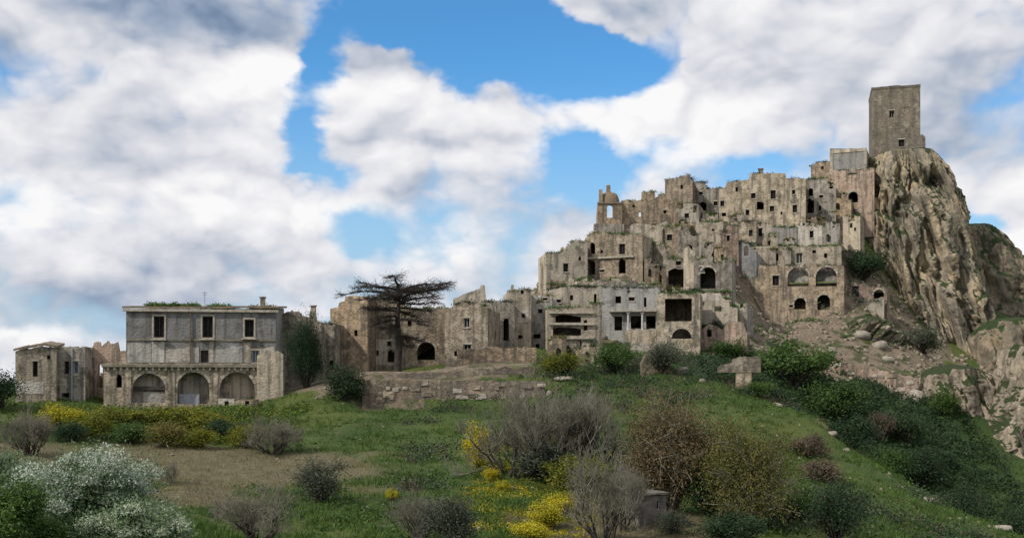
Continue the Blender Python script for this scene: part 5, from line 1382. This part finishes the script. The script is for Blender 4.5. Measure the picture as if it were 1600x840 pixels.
blossom_bush('pale green bush at the left edge behind the white blossom', 6, 690, 120, 36, 53, 'leafpale', 0.25, 3)
blossom_bush('dark green leafy bush at the left edge below the white blossom', 20, 760, 150, 27, 54, 'leaf', 0, 3)

# the big dead umbrella tree
def dead_tree():
    R_ = np.random.default_rng(77); Y = 129.5; g = P(621, 584, Y); k = Y / F
    r = empty('dead_umbrella_tree', g); tag(r, 'large dead flat topped tree with layered bare branches', 'tree')
    Ht = (584 - 446) * k; pts = [np.array([0, 0, -1.0])]; trunk = []
    for i in range(1, 9): pts.append(np.array([R_.normal() * 0.06 + 0.02 * i, R_.normal() * 0.06, Ht * i / 8]))
    for i in range(8): trunk.append((*pts[i], *pts[i + 1], 0.50 * (1 - 0.085 * i), 0.50 * (1 - 0.085 * (i + 1))))
    def limb(z, a, L, rise, r0, droop):
        limbs, fine = [], []
        p = np.array([0.02 * 8 * z / Ht, 0, z]); d = np.array([math.cos(a), math.sin(a), rise]); n = 9; st = L / n
        for i in range(n):
            d = unit(d + R_.normal(size=3) * np.array([0.10, 0.10, 0.06]) + np.array([0, 0, (-rise * 0.16) + (0.012 if i > 5 else droop)]))
            q_ = p + d * st; rr = r0 * (1 - 0.88 * i / n); limbs.append((*p, *q_, rr, r0 * (1 - 0.88 * (i + 1) / n)))
            if i >= 1:
                for s in range(3 if i < 3 else 4):
                    sd_ = unit(np.array([d[0], d[1], 0]) * R_.uniform(0.1, 1.0) + np.array([-d[1], d[0], 0]) * R_.choice([-1, 1]) * R_.uniform(0.4, 1.0) + np.array([0, 0, R_.normal() * 0.16]))
                    sl = L * R_.uniform(0.10, 0.24); t0 = p + d * st * R_.uniform(0, 1); t1 = t0 + sd_ * sl
                    fine.append((*t0, *t1, 0.045, 0.018))
                    for j in range(6):
                        u0 = t0 + (t1 - t0) * R_.uniform(0.2, 1); v = unit(sd_ + R_.normal(size=3) * np.array([0.7, 0.7, 0.35])); u1 = u0 + v * R_.uniform(0.25, 0.8)
                        fine.append((*u0, *u1, 0.022, 0.008))
                        for jj in range(2): fine.append((*u1, *(u1 + unit(v + R_.normal(size=3) * 0.6) * R_.uniform(0.15, 0.4)), 0.013, 0.006))
            p = q_
        b_ = link_mesh('branch', np_mesh('branch', *tubes(limbs, 5)), MAT['deadbark'], r)
        link_mesh('twigs', np_mesh('twigs', *tubes(fine, 3)), MAT['deadbark'], b_)['kind'] = 'stuff'
    for i in range(17): limb(Ht * R_.uniform(0.80, 0.96), i * 2.4 + R_.normal() * 0.2, R_.uniform(5.2, 7.1), R_.uniform(0.12, 0.32), 0.20, 0.0)
    for i in range(7): limb(Ht * R_.uniform(0.60, 0.80), i * 2.4 + 0.7, R_.uniform(3.6, 5.6), R_.uniform(0.0, 0.15), 0.14, -0.03)
    for i in range(5): limb(Ht * R_.uniform(0.36, 0.62), i * 2.4 + 1.3, R_.uniform(2.8, 5.2), R_.uniform(-0.10, 0.08), 0.12, -0.05)
    link_mesh('trunk', np_mesh('trunk', *tubes(trunk, 9)), MAT['deadbark'], r)
dead_tree()

# ---------------------------------------------------------------- boulders
def boulder_mesh(seed):
    R_ = np.random.default_rng(seed); nu, nv = 12, 7; V = []
    for j in range(nv):
        for i in range(nu):
            a, t_ = 2 * math.pi * i / nu, -math.pi / 2 + math.pi * j / (nv - 1)
            v = np.array([math.cos(a) * math.cos(t_), math.sin(a) * math.cos(t_), math.sin(t_)]); v = np.sign(v) * np.abs(v) ** 0.8
            V.append(v * (1 + 0.22 * float(fbm(v[0] * 1.3 + seed, v[1] * 1.3, v[2] * 1.3, 3))))
    f_ = [(j * nu + i, j * nu + (i + 1) % nu, (j + 1) * nu + (i + 1) % nu, (j + 1) * nu + i) for j in range(nv - 1) for i in range(nu)]
    m_ = np_mesh('boulder', V, f_); m_.materials.append(MAT['boulder']); return m_
BLD = [boulder_mesh(k) for k in range(4)]
for (px, pw, ph, Y, lb) in [
    (1346, 30, 12, 176, 'long pale boulder on the rubble slope below the cave house'), (1374, 26, 12, 174.5, 'angular pale boulder right of the long one on the rubble slope'),
    (1388, 20, 9, 171, 'small pale boulder lowest on the rubble slope'), (1300, 14, 9, 169, 'small boulder at the left of the rubble slope'),
    (1440, 26, 14, 158, 'pale boulder at the right end of the track wall'), (1464, 22, 12, 160, 'pale boulder between track wall and broken outcrop'), (1432, 24, 18, 153.5, 'rounded pale boulder below the right end of the track wall'),
    (1066, 22, 12, 126, 'whitish boulder in the grass under the leaning slab'), (1098, 12, 7, 122, 'small whitish stone left of the T shaped remnant'), (858, 9, 9, 118.5, 'white stone block at the right end of the long retaining wall'),
    (880, 30, 7, 122, 'flat pale rock in the grass right of the retaining wall'), (940, 20, 8, 134, 'pale rock in the grass under the stacked ledges ruin'), (1300, 16, 7, 106, 'flat pale stone high on the right slope'), (1322, 12, 6, 102, 'small pale stone below the flat one on the right slope'),
    (1258, 14, 16, 68, 'upright pale stone beside the dark olive tree'), (1215, 16, 6, 118, 'low pale stone on the crest of the right slope'), (1452, 18, 10, 90, 'pale stone low on the right slope crest'), (1560, 40, 10, 84, 'long pale rock at the lower right corner slope')]:
    g = ground_at(px, Y); k = Y / F
    o = bpy.data.objects.new('boulder', BLD[int(px) % 4]); COL.objects.link(o); tag(o, lb, 'boulder', 'loose boulders on the slopes')
    o.location = (g.x, g.y, g.z + ph * k * 0.15); o.scale = (pw * k / 2, max(pw, ph) * k * 0.4, ph * k * 0.6); o.rotation_euler = (random.uniform(-0.2, 0.2), random.uniform(-0.25, 0.25), random.uniform(-0.4, 0.4))

# ---------------------------------------------------------------- grass, weeds, flowers and rubble (too many to count)
def scatter(n, x0, x1, y0, y1, power=1.0):
    y = y0 + (y1 - y0) * rng.uniform(size=n) ** power; xx = y * rng.uniform(x0, x1, n); return xx, y
def blades(name, xx, yy, hgt, mat, per, label, lean=0.45, width=0.10, spread=0.16):
    n = len(xx); zz = height(xx, yy); b0 = np.repeat(np.stack([xx, yy, zz], 1), per, 0)
    hh = np.repeat(hgt * np.ones(n), per) * rng.uniform(0.5, 1.3, n * per)
    b0[:, :2] += rng.normal(size=(n * per, 2)) * spread; b0[:, 2] -= 0.05
    a = rng.uniform(0, 2 * math.pi, n * per); s_ = np.stack([np.cos(a), np.sin(a), 0 * a], 1) * (hh * width)[:, None]
    tip = b0 + np.stack([rng.normal(size=n * per) * lean, rng.normal(size=n * per) * lean, np.ones(n * per)], 1) * hh[:, None]
    V = np.stack([b0 - s_, b0 + s_, tip], 1).reshape(-1, 3)
    o = link_mesh(name, np_mesh(name, V, np.arange(len(V)).reshape(-1, 3)), MAT[mat]); tag(o, label, 'grass', None, 'stuff'); return o
sx, sy = scatter(90000, -0.55, 0.58, 44, 132, 1.25)
bb, rr_, yl, lu = masks(sx, sy); clump = fbm(sx / 3.0, sy / 3.0, 2.2, 3)
keep = (bb < 0.4) & (rr_ < 0.4) & (clump + rng.uniform(-0.4, 0.4, sx.size) > -0.15)
blades('grass', sx[keep], sy[keep], 0.30 + 0.16 * np.clip(clump[keep], -0.5, 1), 'grass', 4, 'short green grass over the hillside')
keep = ((bb > 0.3) | (clump > 0.42)) & (rr_ < 0.4)
blades('dry_grass', sx[keep], sy[keep], 0.22, 'drygrass', 3, 'dry straw coloured grass on the bare banks')
def clumps(name, xx, yy, rad, per, size, mat, label, cat, squash=0.6):
    n = len(xx); zz = height(xx, yy); c_ = np.repeat(np.stack([xx, yy, zz], 1), per, 0); r_ = np.repeat(rad * rng.uniform(0.5, 1.5, n), per)[:, None]
    g = rng.normal(size=(n * per, 3)) * r_ * np.array([0.6, 0.6, 0.5 * squash]); g[:, 2] = np.abs(g[:, 2])
    V, f_ = leaf_cloud(c_ + g, size); o = link_mesh(name, np_mesh(name, V, f_), MAT[mat]); tag(o, label, cat, None, 'stuff'); return o
# weeds in the grass, thick in the gully and around the houses
wx, wy = scatter(6500, -0.55, 0.58, 50, 150, 0.9); bb, rr_, yl, lu = masks(wx, wy)
k_ = (bb < 0.5) & (rr_ < 0.5) & (fbm(wx / 7, wy / 7, 6.6, 3) > 0.02); clumps('weeds', wx[k_], wy[k_], 0.42, 26, 0.10, 'leaf', 'green weeds scattered over the grass', 'weeds')
wx, wy = rng.uniform(22, 80, 4200), rng.uniform(122, 172, 4200); bb, rr_, yl, lu = masks(wx, wy)
k_ = (lu > 0.35) & (rr_ < 0.6) & (wx < 62); clumps('undergrowth', wx[k_], wy[k_], 0.95, 42, 0.17, 'leafdark', 'dark green undergrowth filling the gully', 'undergrowth')
wx, wy = rng.uniform(-46, -21, 1000), rng.uniform(94, 114, 1000)
k_ = (fbm(wx / 4, wy / 4, 12.5, 3) > -0.25) & (wy > 96 + 2.5 * fbm(wx / 3, 0.2, 0.5, 3)); wx, wy = wx[k_], wy[k_]
clumps('ground_ivy', wx[::2], wy[::2], 0.8, 44, 0.12, 'leafyellow', 'yellowish leafy ground cover over the mound before the mansion', 'undergrowth')
clumps('ground_ivy', wx, wy, 0.75, 36, 0.12, 'leaf', 'leafy ground cover over the mound before the mansion', 'undergrowth')
wx, wy = scatter(2400, -0.045, 0.075, 50, 96, 1.0); _, _, yl, _ = masks(wx, wy)
k_ = (yl > 0.3) & (fbm(wx / 3, wy / 3, 9.1, 2) > -0.1); clumps('wildflowers', wx[k_], wy[k_], 0.30, 24, 0.055, 'leafyellow', 'yellow green wild flowers between broom and brown bank', 'flowers')
k_ = (yl > 0.4) & (fbm(wx / 2, wy / 2, 19.1, 2) > 0.02); clumps('wildflowers', wx[k_], wy[k_], 0.22, 20, 0.05, 'broom', 'bright yellow wild flowers between broom and brown bank', 'flowers')
wx, wy = rng.uniform(2, 62, 1500), rng.uniform(138, 206, 1500)
k_ = fbm(wx / 6, wy / 6, 3.3, 3) > 0.12; clumps('town_weeds', wx[k_], wy[k_], 0.6, 34, 0.17, 'leaf', 'weeds overgrowing the lanes between the ruins', 'weeds')
# scrub that ties the bushes together
wx, wy = scatter(4200, -0.10, 0.46, 58, 142, 0.9); bb, rr_, yl, lu = masks(wx, wy)
k_ = (rr_ < 0.5) & (fbm(wx / 8, wy / 8, 41.0, 3) + 0.35 * ((wx > 2) & (wx < 34) & (wy > 112)) > 0.20); wx, wy = wx[k_], wy[k_]
clumps('scrub', wx[::3], wy[::3], 0.6, 40, 0.09, 'leafred', 'brown twiggy low scrub between the bushes', 'scrub', 1.1)
clumps('scrub', wx[2::3], wy[2::3], 0.95, 60, 0.10, 'leafolive', 'grey green low scrub between the bushes', 'scrub', 0.9)
clumps('scrub', wx[1::3], wy[1::3], 1.0, 60, 0.11, 'leafdark', 'dark low scrub between the bushes', 'scrub', 0.9)
# loose rubble
def rubble(n, x0, x1, y0, y1, size, label):
    xx, yy = rng.uniform(x0, x1, n), rng.uniform(y0, y1, n); _, rr2, _, _ = masks(xx, yy); k_ = rr2 > 0.4; xx, yy = xx[k_], yy[k_]; n = len(xx)
    c_ = np.stack([xx, yy, height(xx, yy) + 0.02], 1); s_ = size * rng.uniform(0.4, 1.6, n) ** 1.5
    cube = np.array([(-1, -1, -1), (1, -1, -1), (1, 1, -1), (-1, 1, -1), (-1, -1, 1), (1, -1, 1), (1, 1, 1), (-1, 1, 1)], float)
    V = c_[:, None] + (cube[None] * rng.uniform(0.6, 1.3, (n, 1, 3)) + rng.normal(size=(n, 8, 3)) * 0.3) * s_[:, None, None]
    fq = np.array([(0, 3, 2, 1), (4, 5, 6, 7), (0, 1, 5, 4), (1, 2, 6, 5), (2, 3, 7, 6), (3, 0, 4, 7)])
    o = link_mesh('rubble', np_mesh('rubble', V.reshape(-1, 3), (np.arange(n)[:, None, None] * 8 + fq).reshape(-1, 4)), MAT['rubble']); tag(o, label, 'rubble', None, 'stuff')
rubble(4200, -2, 84, 138, 204, 0.17, 'loose stone rubble between the ruins and below the cliff')
def stones(n, label):
    xx, yy = scatter(n, -0.4, 0.5, 55, 128, 0.9); k_ = fbm(xx / 6, yy / 6, 77.0, 3) > 0.15; xx, yy = xx[k_], yy[k_]; n = len(xx)
    c_ = np.stack([xx, yy, height(xx, yy) + 0.01], 1); s_ = 0.10 * rng.uniform(0.4, 1.7, n) ** 1.6
    oct_ = np.array([(1, 0, 0), (0, 1, 0), (-1, 0, 0), (0, -1, 0), (0, 0, 0.7), (0, 0, -0.7)], float)
    V = c_[:, None] + oct_[None] * rng.uniform(0.6, 1.5, (n, 6, 1)) * s_[:, None, None]
    ft = np.array([(0, 1, 4), (1, 2, 4), (2, 3, 4), (3, 0, 4), (1, 0, 5), (2, 1, 5), (3, 2, 5), (0, 3, 5)])
    o = link_mesh('stones', np_mesh('stones', V.reshape(-1, 3), (np.arange(n)[:, None, None] * 6 + ft).reshape(-1, 3)), MAT['rubble']); tag(o, label, 'stones', None, 'stuff')
stones(1500, 'small loose stones in the grass')
for o in list(bpy.data.objects):
    if o.name.startswith('roof_weeds'): o['kind'] = 'stuff'
